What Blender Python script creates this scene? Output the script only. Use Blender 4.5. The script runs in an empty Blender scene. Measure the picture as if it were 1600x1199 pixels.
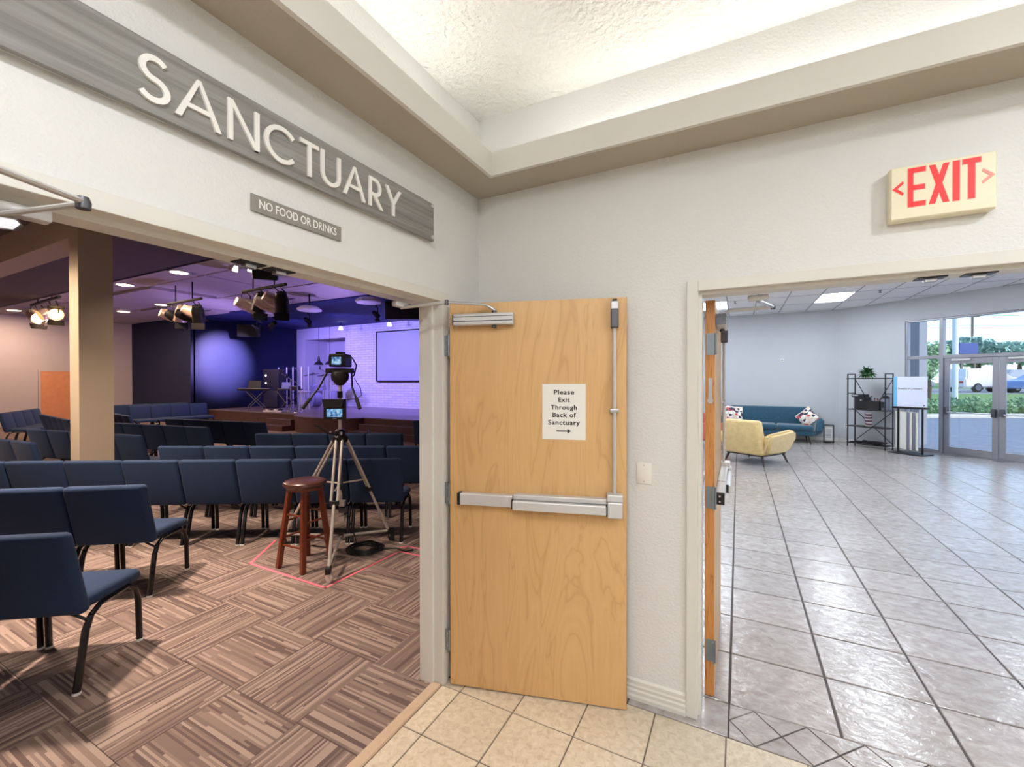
import bpy, bmesh, math, random
from mathutils import Vector, Matrix

random.seed(7)
SC = bpy.context.scene
COL = SC.collection
PI = math.pi

# ------------------------------------------------------------------ camera
cam_d = bpy.data.cameras.new('camera')
cam = bpy.data.objects.new('camera', cam_d)
COL.objects.link(cam)
CAM_LOC = Vector((1.397, -2.249, 1.62))
_yaw, _pit, _rol = -0.4799, -0.0073, -0.001
_f = Vector((math.sin(_yaw) * math.cos(_pit), math.cos(_yaw) * math.cos(_pit), math.sin(_pit)))
_r = Vector((math.cos(_yaw), -math.sin(_yaw), 0))
_u = _r.cross(_f)
_r2 = _r * math.cos(_rol) + _u * math.sin(_rol)
_u2 = _u * math.cos(_rol) - _r * math.sin(_rol)
cam.matrix_world = Matrix(((_r2.x, _u2.x, -_f.x, CAM_LOC.x), (_r2.y, _u2.y, -_f.y, CAM_LOC.y),
                           (_r2.z, _u2.z, -_f.z, CAM_LOC.z), (0, 0, 0, 1)))
cam_d.sensor_fit = 'HORIZONTAL'
cam_d.sensor_width = 36.0
cam_d.lens = 679.85 / 1600 * 36
cam_d.clip_start = 0.05
cam_d.clip_end = 400
SC.camera = cam

# ------------------------------------------------------------------ world, sun, exposure
world = bpy.data.worlds.new('sky')
SC.world = world
world.use_nodes = True
_nt = world.node_tree
_bg = _nt.nodes['Background']
_sky = _nt.nodes.new('ShaderNodeTexSky')
_sky.sky_type = 'HOSEK_WILKIE'
_sky.sun_direction = Vector((0.55, -0.35, 0.76)).normalized()
_sky.turbidity = 4.5
_sky.ground_albedo = 0.4
_nt.links.new(_sky.outputs[0], _bg.inputs[0])
_bg.inputs[1].default_value = SKY_STRENGTH = 9.5
sun_d = bpy.data.lights.new('sun', 'SUN')
sun_d.energy = 2.6
sun_d.angle = 0.01
sun_d.color = (1.0, 0.95, 0.88)
sun = bpy.data.objects.new('sun', sun_d)
COL.objects.link(sun)
sun.rotation_euler = Vector((0.55, -0.35, 0.76)).to_track_quat('Z', 'Y').to_euler()

SC.view_settings.view_transform = 'Standard'
SC.view_settings.look = 'None'
SC.view_settings.gamma = 1.0
SC.view_settings.use_curve_mapping = False
SC.view_settings.exposure = 0.0
try:
    SC.cycles.use_denoising = True
    SC.cycles.max_bounces = 8
    SC.cycles.diffuse_bounces = 5
    SC.cycles.glossy_bounces = 3
    SC.cycles.transparent_max_bounces = 8
    SC.cycles.caustics_reflective = False
    SC.cycles.caustics_refractive = False
    SC.cycles.sample_clamp_indirect = 6.0
    SC.cycles.light_sampling_threshold = 0.005
except Exception:
    pass

# strengths of the lamps, added ones included
P_COVE = 19.0          # cove strips above the lobby fascia (emission)
P_LOBBY = 37.0        # added lobby downlights (W each)
P_HALL_PANEL = 28.0    # hall ceiling panels (emission)
P_WARM = 95.0         # warm cans over the seating (W)
P_STAGE = 800.0       # added violet wash on the stage back wall (W)

# ------------------------------------------------------------------ materials
def lin(c):
    c = c / 255.0
    return c / 12.92 if c <= 0.04045 else ((c + 0.055) / 1.055) ** 2.4

def rgb(r, g, b):
    return (lin(r), lin(g), lin(b), 1.0)

MATS = {}

def new_mat(name):
    m = bpy.data.materials.new(name)
    m.use_nodes = True
    MATS[name] = m
    nt = m.node_tree
    return m, nt, nt.nodes['Principled BSDF']

def noise(nt, scale, detail=3.0, vec=None, rough=0.55, dist=0.0):
    n = nt.nodes.new('ShaderNodeTexNoise')
    n.inputs['Scale'].default_value = scale
    n.inputs['Detail'].default_value = detail
    n.inputs['Roughness'].default_value = rough
    n.inputs['Distortion'].default_value = dist
    if vec is not None:
        nt.links.new(vec, n.inputs['Vector'])
    return n

def ramp(nt, fac, stops, interp='LINEAR'):
    r = nt.nodes.new('ShaderNodeValToRGB')
    r.color_ramp.interpolation = interp
    e = r.color_ramp.elements
    while len(e) < len(stops):
        e.new(0.5)
    for i, (p, c) in enumerate(stops):
        e[i].position = p
        e[i].color = c
    nt.links.new(fac, r.inputs[0])
    return r

def bump(nt, bsdf, height, strength=0.3, dist=0.01):
    b = nt.nodes.new('ShaderNodeBump')
    b.inputs['Strength'].default_value = strength
    b.inputs['Distance'].default_value = dist
    nt.links.new(height, b.inputs['Height'])
    nt.links.new(b.outputs[0], bsdf.inputs['Normal'])
    return b

def coords(nt, kind='Object', scale=(1, 1, 1), rot=(0, 0, 0)):
    if kind == 'Position':
        g = nt.nodes.new('ShaderNodeNewGeometry')
        src = g.outputs['Position']
    else:
        t = nt.nodes.new('ShaderNodeTexCoord')
        src = t.outputs[kind]
    mp = nt.nodes.new('ShaderNodeMapping')
    mp.inputs['Scale'].default_value = scale
    mp.inputs['Rotation'].default_value = rot
    nt.links.new(src, mp.inputs['Vector'])
    return mp.outputs[0]

def plain(name, c, rough=0.5, metal=0.0, spec=None, var=0.06, nscale=30.0, bmp=0.0, bdist=0.002, kind='Object', emit=None, estr=0.0, sheen=0.0, coat=0.0):
    """one colour with a little procedural variation (and relief)"""
    m, nt, b = new_mat(name)
    v = coords(nt, kind)
    n = noise(nt, nscale, 4, v)
    lo = tuple(x * (1 - var) for x in c[:3]) + (1,)
    hi = tuple(min(1, x * (1 + var)) for x in c[:3]) + (1,)
    r = ramp(nt, n.outputs[0], [(0.3, lo), (0.7, hi)])
    nt.links.new(r.outputs[0], b.inputs['Base Color'])
    b.inputs['Roughness'].default_value = rough
    b.inputs['Metallic'].default_value = metal
    if spec is not None:
        b.inputs['Specular IOR Level'].default_value = spec
    if sheen:
        b.inputs['Sheen Weight'].default_value = sheen
    if coat:
        b.inputs['Coat Weight'].default_value = coat
    if bmp:
        bump(nt, b, n.outputs[0], bmp, bdist)
    if emit:
        b.inputs['Emission Color'].default_value = emit
        b.inputs['Emission Strength'].default_value = estr
    return m

def emitter(name, c, s):
    m, nt, b = new_mat(name)
    b.inputs['Base Color'].default_value = (0.8, 0.8, 0.8, 1)
    b.inputs['Emission Color'].default_value = c
    b.inputs['Emission Strength'].default_value = s
    return m

def paint(name, c, bscale=140.0, bstr=0.25, bdist=0.004, rough=0.55, var=0.02):
    m, nt, b = new_mat(name)
    v = coords(nt, 'Position')
    n = noise(nt, bscale, 2, v)
    n2 = noise(nt, 1.3, 3, v)
    lo = tuple(x * (1 - var) for x in c[:3]) + (1,)
    hi = tuple(min(1, x * (1 + var)) for x in c[:3]) + (1,)
    r = ramp(nt, n2.outputs[0], [(0.3, lo), (0.7, hi)])
    nt.links.new(r.outputs[0], b.inputs['Base Color'])
    b.inputs['Roughness'].default_value = rough
    b.inputs['Specular IOR Level'].default_value = 0.3
    bump(nt, b, n.outputs[0], bstr, bdist)
    return m

paint('lobby_wall', rgb(222, 222, 221), 80, 0.36, 0.007)
paint('lobby_ceiling', rgb(224, 224, 220), 38, 0.9, 0.03)
paint('trim_paint', rgb(218, 216, 210), 60, 0.02, 0.001, rough=0.35)
paint('soffit_paint', rgb(178, 170, 155), 95, 0.2, 0.004)
paint('hall_wall', rgb(188, 191, 196), 95, 0.2, 0.004)
paint('hall_grey', rgb(176, 178, 182), 95, 0.1, 0.004)
paint('ceiling_panel', rgb(246, 247, 250), 220, 0.35, 0.004, rough=0.8)
paint('sanct_wall', rgb(196, 186, 186), 60, 0.1, 0.004)
paint('navy_wall', rgb(19, 28, 62), 60, 0.15, 0.004, rough=0.6)
paint('black_wall', rgb(13, 14, 22), 60, 0.15, 0.004, rough=0.7)
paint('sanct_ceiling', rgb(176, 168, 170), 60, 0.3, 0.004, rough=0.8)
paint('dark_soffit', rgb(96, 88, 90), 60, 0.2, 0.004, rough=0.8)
paint('beam_paint', rgb(178, 162, 140), 60, 0.1, 0.004)
paint('stage_ceiling', rgb(40, 48, 104), 9, 0.6, 0.05, rough=0.7)
paint('stage_white', rgb(208, 204, 212), 40, 0.2, 0.004)
paint('exterior_stucco', rgb(150, 152, 160), 60, 0.3, 0.004)

plain('chrome', rgb(200, 200, 205), 0.18, 1.0, var=0.02)
plain('satin_steel', rgb(186, 186, 190), 0.33, 1.0, var=0.04, nscale=60)
plain('closer_paint', rgb(206, 206, 208), 0.34, 0.3, var=0.02)
plain('dark_steel', rgb(92, 92, 98), 0.4, 0.8, var=0.05)
plain('hinge_steel', rgb(138, 146, 152), 0.42, 0.7, var=0.08, nscale=12)
plain('white_plastic', rgb(232, 230, 224), 0.35, var=0.01)
plain('black_plastic', rgb(16, 16, 18), 0.4, var=0.1)
plain('black_metal', rgb(12, 12, 14), 0.35, 0.3, var=0.1)
plain('black_satin', rgb(20, 20, 24), 0.5, var=0.1)
plain('rubber', rgb(30, 30, 32), 0.8, var=0.1)
plain('paper', rgb(238, 236, 232), 0.7, var=0.01)
plain('ink', rgb(28, 28, 30), 0.7, var=0.02)
plain('letter_white', rgb(242, 240, 236), 0.35, var=0.01)
plain('small_sign_grey', rgb(136, 131, 126), 0.5, var=0.05, nscale=50)
plain('exit_ivory', rgb(236, 228, 200), 0.4, var=0.02, nscale=8)
plain('exit_red', rgb(226, 44, 44), 0.4, var=0.03, emit=rgb(255, 50, 50), estr=0.35)
plain('exit_pale_red', rgb(236, 150, 140), 0.4, var=0.03)
plain('grout', rgb(112, 101, 90), 0.85, var=0.12, nscale=40, bmp=0.3)
plain('hall_grout', rgb(74, 66, 66), 0.8, var=0.12, nscale=40, bmp=0.3)
plain('threshold_vinyl', rgb(188, 165, 142), 0.5, var=0.06, nscale=25)
plain('chair_navy', rgb(37, 54, 83), 0.85, spec=0.25, var=0.14, nscale=260, bmp=0.25, bdist=0.001, sheen=0.04)
plain('chair_frame', rgb(16, 16, 20), 0.25, 0.2, var=0.1, coat=0.3)
plain('pink_tape', rgb(250, 120, 140), 0.5, var=0.03)
plain('stool_leather', rgb(78, 44, 36), 0.28, var=0.18, nscale=14, bmp=0.1, coat=0.35)
plain('tripod_metal', rgb(206, 200, 192), 0.3, 0.45, var=0.05)
plain('cable', rgb(10, 10, 11), 0.45, var=0.1)
plain('teal_velvet', rgb(8, 68, 92), 0.75, var=0.14, nscale=18, sheen=0.5)
plain('mustard_velvet', rgb(218, 190, 132), 0.8, var=0.1, nscale=16, sheen=0.35)
plain('cream_velvet', rgb(232, 224, 206), 0.8, var=0.1, nscale=16, sheen=0.4)
plain('coral_fabric', rgb(196, 96, 82), 0.8, var=0.1)
plain('walnut_leg', rgb(48, 26, 18), 0.4, var=0.2)
plain('shelf_black', rgb(14, 14, 18), 0.4, 0.2, var=0.1)
plain('shelf_board', rgb(26, 24, 28), 0.45, var=0.2, nscale=10)
plain('sign_board', rgb(212, 218, 238), 0.4, var=0.01)
plain('sign_blue', rgb(110, 178, 216), 0.4, var=0.02)
plain('glossy_purple', rgb(120, 70, 90), 0.4, var=0.2)
plain('bottle_amber', rgb(160, 84, 60), 0.3, var=0.1)
plain('grey_box', rgb(120, 124, 140), 0.5, var=0.05)
plain('alu_frame', rgb(150, 150, 158), 0.35, 0.6, var=0.03)
plain('asphalt', rgb(124, 130, 146), 0.85, var=0.12, nscale=3, bmp=0.2)
plain('concrete', rgb(206, 200, 190), 0.85, var=0.08, nscale=2)
plain('road_far', rgb(140, 142, 150), 0.85, var=0.1, nscale=2)
plain('lawn', rgb(110, 140, 80), 0.9, var=0.3, nscale=4)
plain('hedge_leaf', rgb(128, 162, 122), 0.6, var=0.35, nscale=6)
plain('tree_leaf', rgb(164, 196, 152), 0.6, var=0.35, nscale=3)
plain('tree_leaf_blue', rgb(160, 192, 186), 0.6, var=0.35, nscale=1.5)
plain('bark', rgb(96, 78, 62), 0.9, var=0.3, nscale=20)
plain('plant_leaf', rgb(30, 84, 34), 0.45, var=0.4, nscale=40)
plain('car_white', rgb(230, 226, 226), 0.25, var=0.02, coat=0.5)
plain('car_blue', rgb(110, 136, 190), 0.25, var=0.03, coat=0.5)
plain('car_grey', rgb(150, 156, 170), 0.25, var=0.03, coat=0.5)
plain('car_glass', rgb(30, 38, 48), 0.1, var=0.05)
plain('far_sign', rgb(70, 84, 150), 0.5, var=0.03)
plain('pole_white', rgb(220, 224, 228), 0.5, var=0.03)
plain('utility_wood', rgb(120, 108, 98), 0.8, var=0.1)
plain('brass', rgb(196, 160, 90), 0.3, 1.0, var=0.05)
plain('drum_shell', rgb(150, 144, 172), 0.3, var=0.05)
plain('stage_item_dark', rgb(22, 20, 26), 0.5, var=0.15)
plain('fixture_black', rgb(14, 13, 15), 0.5, 0.3, var=0.1)
plain('fixture_silver', rgb(226, 200, 176), 0.35, 0.25, var=0.1)
plain('cloud_panel', rgb(206, 204, 214), 0.8, var=0.03)
plain('projector_screen', rgb(170, 172, 190), 0.8, var=0.01)
plain('orange_door', rgb(222, 150, 106), 0.45, var=0.07, nscale=6)
plain('stage_front', rgb(78, 52, 47), 0.5, var=0.16, nscale=8)
plain('stage_deck', rgb(120, 104, 112), 0.35, var=0.1, nscale=4)
plain('baffle', rgb(150, 150, 150), 0.6, var=0.05)
emitter('cove_glow', (1.0, 0.98, 0.94, 1), P_COVE)
emitter('lamp_warm', (1.0, 0.72, 0.50, 1), 14.0)
emitter('lamp_amber', (1.0, 0.66, 0.30, 1), 6.0)
emitter('lamp_white', (1.0, 0.94, 0.85, 1), 9.0)
emitter('hall_glow', (0.84, 0.92, 1.0, 1), P_HALL_PANEL)
emitter('led_white', (0.9, 0.9, 1.0, 1), 6.0)

# --- carpet tile: broken stripes along u, in UV space (metres)
m, nt, b = new_mat('carpet_stripe')
uv = nt.nodes.new('ShaderNodeUVMap'); uv.uv_map = 'tile'
oi = nt.nodes.new('ShaderNodeObjectInfo')
mul = nt.nodes.new('ShaderNodeMath'); mul.operation = 'MULTIPLY'; mul.inputs[1].default_value = 37.0
nt.links.new(oi.outputs['Random'], mul.inputs[0])
comb = nt.nodes.new('ShaderNodeCombineXYZ')
nt.links.new(mul.outputs[0], comb.inputs[0]); nt.links.new(mul.outputs[0], comb.inputs[1])
add = nt.nodes.new('ShaderNodeVectorMath'); add.operation = 'ADD'
nt.links.new(uv.outputs[0], add.inputs[0]); nt.links.new(comb.outputs[0], add.inputs[1])
sx = nt.nodes.new('ShaderNodeSeparateXYZ'); nt.links.new(add.outputs[0], sx.inputs[0])
def mth(op, a_, b_):
    n_ = nt.nodes.new('ShaderNodeMath'); n_.operation = op
    for k_, q_ in ((0, a_), (1, b_)):
        if isinstance(q_, (int, float)): n_.inputs[k_].default_value = q_
        elif q_ is not None: nt.links.new(q_, n_.inputs[k_])
    return n_.outputs[0]
rowi = mth('FLOOR', mth('MULTIPLY', sx.outputs[1], 92.0), None)
wn1 = nt.nodes.new('ShaderNodeTexWhiteNoise'); wn1.noise_dimensions = '1D'; nt.links.new(rowi, wn1.inputs['W'])
segi = mth('FLOOR', mth('ADD', mth('MULTIPLY', sx.outputs[0], 2.0), mth('MULTIPLY', wn1.outputs['Value'], 7.0)), None)
cb2 = nt.nodes.new('ShaderNodeCombineXYZ'); nt.links.new(rowi, cb2.inputs[0]); nt.links.new(segi, cb2.inputs[1])
wn2 = nt.nodes.new('ShaderNodeTexWhiteNoise'); wn2.noise_dimensions = '2D'; nt.links.new(cb2.outputs[0], wn2.inputs['Vector'])
class _S: pass
sep = _S(); sep.outputs = [wn2.outputs['Value']]
cr = ramp(nt, wn2.outputs['Value'], [(0.0, rgb(106, 89, 85)), (0.18, rgb(126, 108, 101)), (0.46, rgb(138, 119, 111)), (0.76, rgb(162, 143, 133))], 'CONSTANT')
fine = noise(nt, 420, 2, add.outputs[0])
mx = nt.nodes.new('ShaderNodeMixRGB'); mx.blend_type = 'MULTIPLY'; mx.inputs[0].default_value = 0.45
nt.links.new(cr.outputs[0], mx.inputs[1])
fr = ramp(nt, fine.outputs[0], [(0.3, (0.6, 0.6, 0.6, 1)), (0.7, (1, 1, 1, 1))])
nt.links.new(fr.outputs[0], mx.inputs[2])
nt.links.new(mx.outputs[0], b.inputs['Base Color'])
b.inputs['Roughness'].default_value = 0.95
b.inputs['Specular IOR Level'].default_value = 0.1
bump(nt, b, sep.outputs[0], 0.5, 0.003)
plain('carpet_backing', rgb(70, 56, 54), 0.95, var=0.1)

# --- stone tiles
def tile_mat(name, c1, c2, c3, scale, rough, bstr, bdist, stretch=(1, 1, 1), rot=0.0):
    m, nt, b = new_mat(name)
    v = coords(nt, 'Position', stretch, (0, 0, rot))
    n1 = noise(nt, scale, 6, v, 0.65, 0.6)
    r = ramp(nt, n1.outputs[0], [(0.28, c1), (0.5, c2), (0.72, c3)])
    oi = nt.nodes.new('ShaderNodeObjectInfo')
    hs = nt.nodes.new('ShaderNodeHueSaturation')
    rr = nt.nodes.new('ShaderNodeMapRange')
    rr.inputs['To Min'].default_value = 0.94; rr.inputs['To Max'].default_value = 1.05
    nt.links.new(oi.outputs['Random'], rr.inputs['Value'])
    nt.links.new(rr.outputs[0], hs.inputs['Value'])
    nt.links.new(r.outputs[0], hs.inputs['Color'])
    nt.links.new(hs.outputs[0], b.inputs['Base Color'])
    b.inputs['Roughness'].default_value = rough
    n2 = noise(nt, scale * 1.2, 4, v, 0.6, 1.0)
    bump(nt, b, n2.outputs[0], bstr, bdist)
    return m
tile_mat('lobby_tile', rgb(176, 160, 138), rgb(200, 187, 166), rgb(213, 203, 186), 34, 0.5, 0.15, 0.003)
tile_mat('hall_tile', rgb(148, 139, 136), rgb(170, 162, 159), rgb(188, 182, 181), 13, 0.12, 0.4, 0.009, (1.0, 1.45, 1.0), 0.6)

# --- maple veneer
def wood(name, a, bb, cc, rough=0.42, sc=(9, 9, 0.9)):
    m, nt, b = new_mat(name)
    v = coords(nt, 'Object', sc)
    n0 = noise(nt, 1.0, 3, v, 0.5, 1.6)
    wv = nt.nodes.new('ShaderNodeMath'); wv.operation = 'MULTIPLY'; wv.inputs[1].default_value = 9.0
    nt.links.new(n0.outputs[0], wv.inputs[0])
    fr = nt.nodes.new('ShaderNodeMath'); fr.operation = 'PINGPONG'; fr.inputs[1].default_value = 1.0
    nt.links.new(wv.outputs[0], fr.inputs[0])
    v2 = coords(nt, 'Object', (60, 60, 2.0))
    n1 = noise(nt, 1.0, 4, v2, 0.6)
    r = ramp(nt, fr.outputs[0], [(0.0, a), (0.12, bb), (0.6, cc), (1.0, bb)])
    mx = nt.nodes.new('ShaderNodeMixRGB'); mx.blend_type = 'MULTIPLY'; mx.inputs[0].default_value = 0.35
    r2 = ramp(nt, n1.outputs[0], [(0.3, (0.86, 0.83, 0.79, 1)), (0.65, (1, 1, 1, 1))])
    nt.links.new(r.outputs[0], mx.inputs[1]); nt.links.new(r2.outputs[0], mx.inputs[2])
    nt.links.new(mx.outputs[0], b.inputs['Base Color'])
    b.inputs['Roughness'].default_value = rough
    b.inputs['Coat Weight'].default_value = 0.15
    return m
wood('maple', rgb(200, 157, 104), rgb(210, 168, 114), rgb(215, 174, 120), sc=(5, 5, 0.75))
wood('maple_edge', rgb(150, 88, 36), rgb(190, 124, 62), rgb(204, 140, 76), sc=(30, 30, 1.6))
wood('cherry', rgb(62, 26, 16), rgb(104, 48, 28), rgb(122, 58, 36), 0.3, (30, 30, 3))

# --- brushed grey sign panel
m, nt, b = new_mat('sign_grain')
v = coords(nt, 'Object', (1.2, 1, 26))
n = noise(nt, 1.5, 5, v, 0.6, 0.4)
r = ramp(nt, n.outputs[0], [(0.25, rgb(104, 102, 101)), (0.5, rgb(136, 134, 132)), (0.75, rgb(162, 160, 158))])
nt.links.new(r.outputs[0], b.inputs['Base Color'])
b.inputs['Roughness'].default_value = 0.42
b.inputs['Metallic'].default_value = 0.15

# --- painted brick
m, nt, b = new_mat('white_brick')
g = nt.nodes.new('ShaderNodeNewGeometry')
sp = nt.nodes.new('ShaderNodeSeparateXYZ'); nt.links.new(g.outputs['Position'], sp.inputs[0])
cb = nt.nodes.new('ShaderNodeCombineXYZ'); nt.links.new(sp.outputs[0], cb.inputs[0]); nt.links.new(sp.outputs[2], cb.inputs[1])
bk = nt.nodes.new('ShaderNodeTexBrick')
bk.inputs['Scale'].default_value = 1.0
bk.inputs['Brick Width'].default_value = 0.42; bk.inputs['Row Height'].default_value = 0.10; bk.inputs['Mortar Size'].default_value = 0.008
bk.inputs['Color1'].default_value = rgb(214, 210, 220); bk.inputs['Color2'].default_value = rgb(200, 196, 208); bk.inputs['Mortar'].default_value = rgb(160, 156, 170)
nt.links.new(cb.outputs[0], bk.inputs['Vector'])
nt.links.new(bk.outputs['Color'], b.inputs['Base Color'])
b.inputs['Roughness'].default_value = 0.8
bump(nt, b, bk.outputs['Fac'], -0.6, 0.01)

# --- patterned cushion
m, nt, b = new_mat('cushion_print')
v = coords(nt, 'Object', (9, 9, 14), (0.3, 0.4, 0.5))
vo = nt.nodes.new('ShaderNodeTexVoronoi'); vo.distance = 'MANHATTAN'; vo.inputs['Scale'].default_value = 1.3
nt.links.new(v, vo.inputs['Vector'])
sep = nt.nodes.new('ShaderNodeSeparateColor'); nt.links.new(vo.outputs['Color'], sep.inputs[0])
cr = ramp(nt, sep.outputs[0], [(0.0, rgb(48, 50, 74)), (0.22, rgb(232, 226, 220)), (0.6, rgb(196, 92, 96)), (0.78, rgb(216, 196, 180))], 'CONSTANT')
nt.links.new(cr.outputs[0], b.inputs['Base Color'])
b.inputs['Roughness'].default_value = 0.85

# --- clear glazing: thin pane that reflects a little and passes light
def pane_mat(name, tint, refl):
    m = bpy.data.materials.new(name); m.use_nodes = True; MATS[name] = m
    nt = m.node_tree
    for x in list(nt.nodes): nt.nodes.remove(x)
    out = nt.nodes.new('ShaderNodeOutputMaterial')
    tr = nt.nodes.new('ShaderNodeBsdfTransparent'); tr.inputs[0].default_value = tint
    gl = nt.nodes.new('ShaderNodeBsdfGlossy'); gl.inputs['Roughness'].default_value = 0.02
    lw = nt.nodes.new('ShaderNodeLayerWeight'); lw.inputs['Blend'].default_value = 0.5
    pw = nt.nodes.new('ShaderNodeMath'); pw.operation = 'POWER'; pw.inputs[1].default_value = 4.0
    nt.links.new(lw.outputs['Facing'], pw.inputs[0])
    fz = nt.nodes.new('ShaderNodeMath'); fz.operation = 'MULTIPLY_ADD'; fz.inputs[1].default_value = 0.6; fz.inputs[2].default_value = refl
    nt.links.new(pw.outputs[0], fz.inputs[0])
    mx = nt.nodes.new('ShaderNodeMixShader')
    nt.links.new(fz.outputs[0], mx.inputs[0]); nt.links.new(tr.outputs[0], mx.inputs[1]); nt.links.new(gl.outputs[0], mx.inputs[2])
    nt.links.new(mx.outputs[0], out.inputs[0])
pane_mat('glass', (0.96, 0.98, 0.99, 1), 0.03)
pane_mat('acrylic', (0.97, 0.98, 0.99, 1), 0.03)

# --- small screen with a bright picture
m, nt, b = new_mat('monitor_picture')
v = coords(nt, 'Object', (1, 1, 1))
n = noise(nt, 40, 2, v)
r = ramp(nt, n.outputs[0], [(0.35, rgb(30, 60, 130)), (0.5, rgb(110, 170, 220)), (0.65, rgb(190, 220, 240))])
nt.links.new(r.outputs[0], b.inputs['Emission Color'])
b.inputs['Emission Strength'].default_value = 0.9
b.inputs['Base Color'].default_value = (0.02, 0.02, 0.02, 1)
# ------------------------------------------------------------------ mesh helpers
class MB:
    """collects shapes, then becomes ONE mesh object"""
    def __init__(self):
        self.bm = bmesh.new()
    def _new(self, n0, M):
        self.bm.verts.ensure_lookup_table()
        vs = self.bm.verts[n0:]
        if M is not None:
            for v in vs:
                v.co = M @ v.co
        return vs
    def box(self, x0, x1, y0, y1, z0, z1, M=None, bev=0.0, seg=2):
        n0 = len(self.bm.verts)
        co = [(x, y, z) for z in (z0, z1) for y in (y0, y1) for x in (x0, x1)]
        if bev > 0:
            t = bmesh.new()
            vs = [t.verts.new(c) for c in co]
            for f in ((0, 2, 3, 1), (4, 5, 7, 6), (0, 1, 5, 4), (2, 6, 7, 3), (0, 4, 6, 2), (1, 3, 7, 5)):
                t.faces.new([vs[i] for i in f])
            bmesh.ops.bevel(t, geom=list(t.edges), offset=bev, segments=seg, profile=0.5, affect='EDGES', clamp_overlap=True)
            self.merge(t, M)
            t.free()
            return self
        vs = [self.bm.verts.new(c) for c in co]
        for f in ((0, 2, 3, 1), (4, 5, 7, 6), (0, 1, 5, 4), (2, 6, 7, 3), (0, 4, 6, 2), (1, 3, 7, 5)):
            self.bm.faces.new([vs[i] for i in f])
        self._new(n0, M)
        return self
    def merge(self, t, M=None):
        mp = {}
        for v in t.verts:
            mp[v] = self.bm.verts.new(M @ v.co if M is not None else v.co)
        for f in t.faces:
            try:
                self.bm.faces.new([mp[v] for v in f.verts])
            except ValueError:
                pass
    def tube(self, pts, r, seg=8, M=None, cap=True, flat=1.0, closed=False):
        """round (or flattened) tube along a path; r may be a list"""
        pts = [Vector(p) for p in pts]
        n = len(pts)
        rs = r if isinstance(r, (list, tuple)) else [r] * n
        n0 = len(self.bm.verts)
        rings = []
        up = None
        for i in range(n):
            if closed:
                d = (pts[(i + 1) % n] - pts[i - 1])
            else:
                d = (pts[min(i + 1, n - 1)] - pts[max(i - 1, 0)])
            d.normalize()
            if up is None:
                a = Vector((0, 0, 1)) if abs(d.z) < 0.9 else Vector((1, 0, 0))
                s = d.cross(a).normalized()
            else:
                s = (up - d * up.dot(d))
                s = s.normalized() if s.length > 1e-6 else d.orthogonal().normalized()
            up = s
            t = d.cross(s)
            rings.append([self.bm.verts.new(pts[i] + (s * math.cos(2 * PI * k / seg) + t * math.sin(2 * PI * k / seg) * flat) * rs[i]) for k in range(seg)])
        m = n if closed else n - 1
        for i in range(m):
            a, b = rings[i], rings[(i + 1) % n]
            for k in range(seg):
                self.bm.faces.new((a[k], a[(k + 1) % seg], b[(k + 1) % seg], b[k]))
        if cap and not closed:
            self.bm.faces.new(rings[0][::-1]); self.bm.faces.new(rings[-1])
        self._new(n0, M)
        return self
    def lathe(self, prof, seg=16, M=None, cap=True):
        """profile [(r, z)] turned about z"""
        n0 = len(self.bm.verts)
        rings = [[self.bm.verts.new((r * math.cos(2 * PI * k / seg), r * math.sin(2 * PI * k / seg), z)) for k in range(seg)] for r, z in prof]
        for a, b in zip(rings, rings[1:]):
            for k in range(seg):
                self.bm.faces.new((a[k], a[(k + 1) % seg], b[(k + 1) % seg], b[k]))
        if cap:
            self.bm.faces.new(rings[0][::-1]); self.bm.faces.new(rings[-1])
        self._new(n0, M)
        return self
    def prism(self, poly, y0, y1, M=None):
        """polygon in x,z given a depth in y"""
        n0 = len(self.bm.verts)
        a = [self.bm.verts.new((x, y0, z)) for x, z in poly]
        b = [self.bm.verts.new((x, y1, z)) for x, z in poly]
        n = len(poly)
        self.bm.faces.new(a); self.bm.faces.new(b[::-1])
        for i in range(n):
            self.bm.faces.new((a[i], b[i], b[(i + 1) % n], a[(i + 1) % n]))
        self._new(n0, M)
        return self
    def slab(self, poly, z0, z1, M=None):
        """polygon in x,y given a height"""
        n0 = len(self.bm.verts)
        a = [self.bm.verts.new((x, y, z0)) for x, y in poly]
        b = [self.bm.verts.new((x, y, z1)) for x, y in poly]
        n = len(poly)
        self.bm.faces.new(a[::-1]); self.bm.faces.new(b)
        for i in range(n):
            self.bm.faces.new((a[i], a[(i + 1) % n], b[(i + 1) % n], b[i]))
        self._new(n0, M)
        return self
    def ribbon(self, pts, w, y0, y1, M=None, closed=False):
        """stroke of width w along a path in x,z, with a depth in y (lettering)"""
        P = [Vector((p[0], p[1])) for p in pts]
        n = len(P)
        L, R = [], []
        for i in range(n):
            if closed:
                d0 = (P[i] - P[i - 1]).normalized(); d1 = (P[(i + 1) % n] - P[i]).normalized()
            else:
                d0 = (P[i] - P[i - 1]).normalized() if i else (P[1] - P[0]).normalized()
                d1 = (P[i + 1] - P[i]).normalized() if i < n - 1 else d0
            nn = Vector((-(d0.y + d1.y), d0.x + d1.x))
            nn.normalize()
            c = max(0.35, nn.dot(Vector((-d1.y, d1.x))))
            L.append(P[i] + nn * (w / 2 / c)); R.append(P[i] - nn * (w / 2 / c))
        m = n if closed else n - 1
        for i in range(m):
            j = (i + 1) % n
            self.prism([tuple(L[i]), tuple(R[i]), tuple(R[j]), tuple(L[j])], y0, y1, M)
        return self
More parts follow.
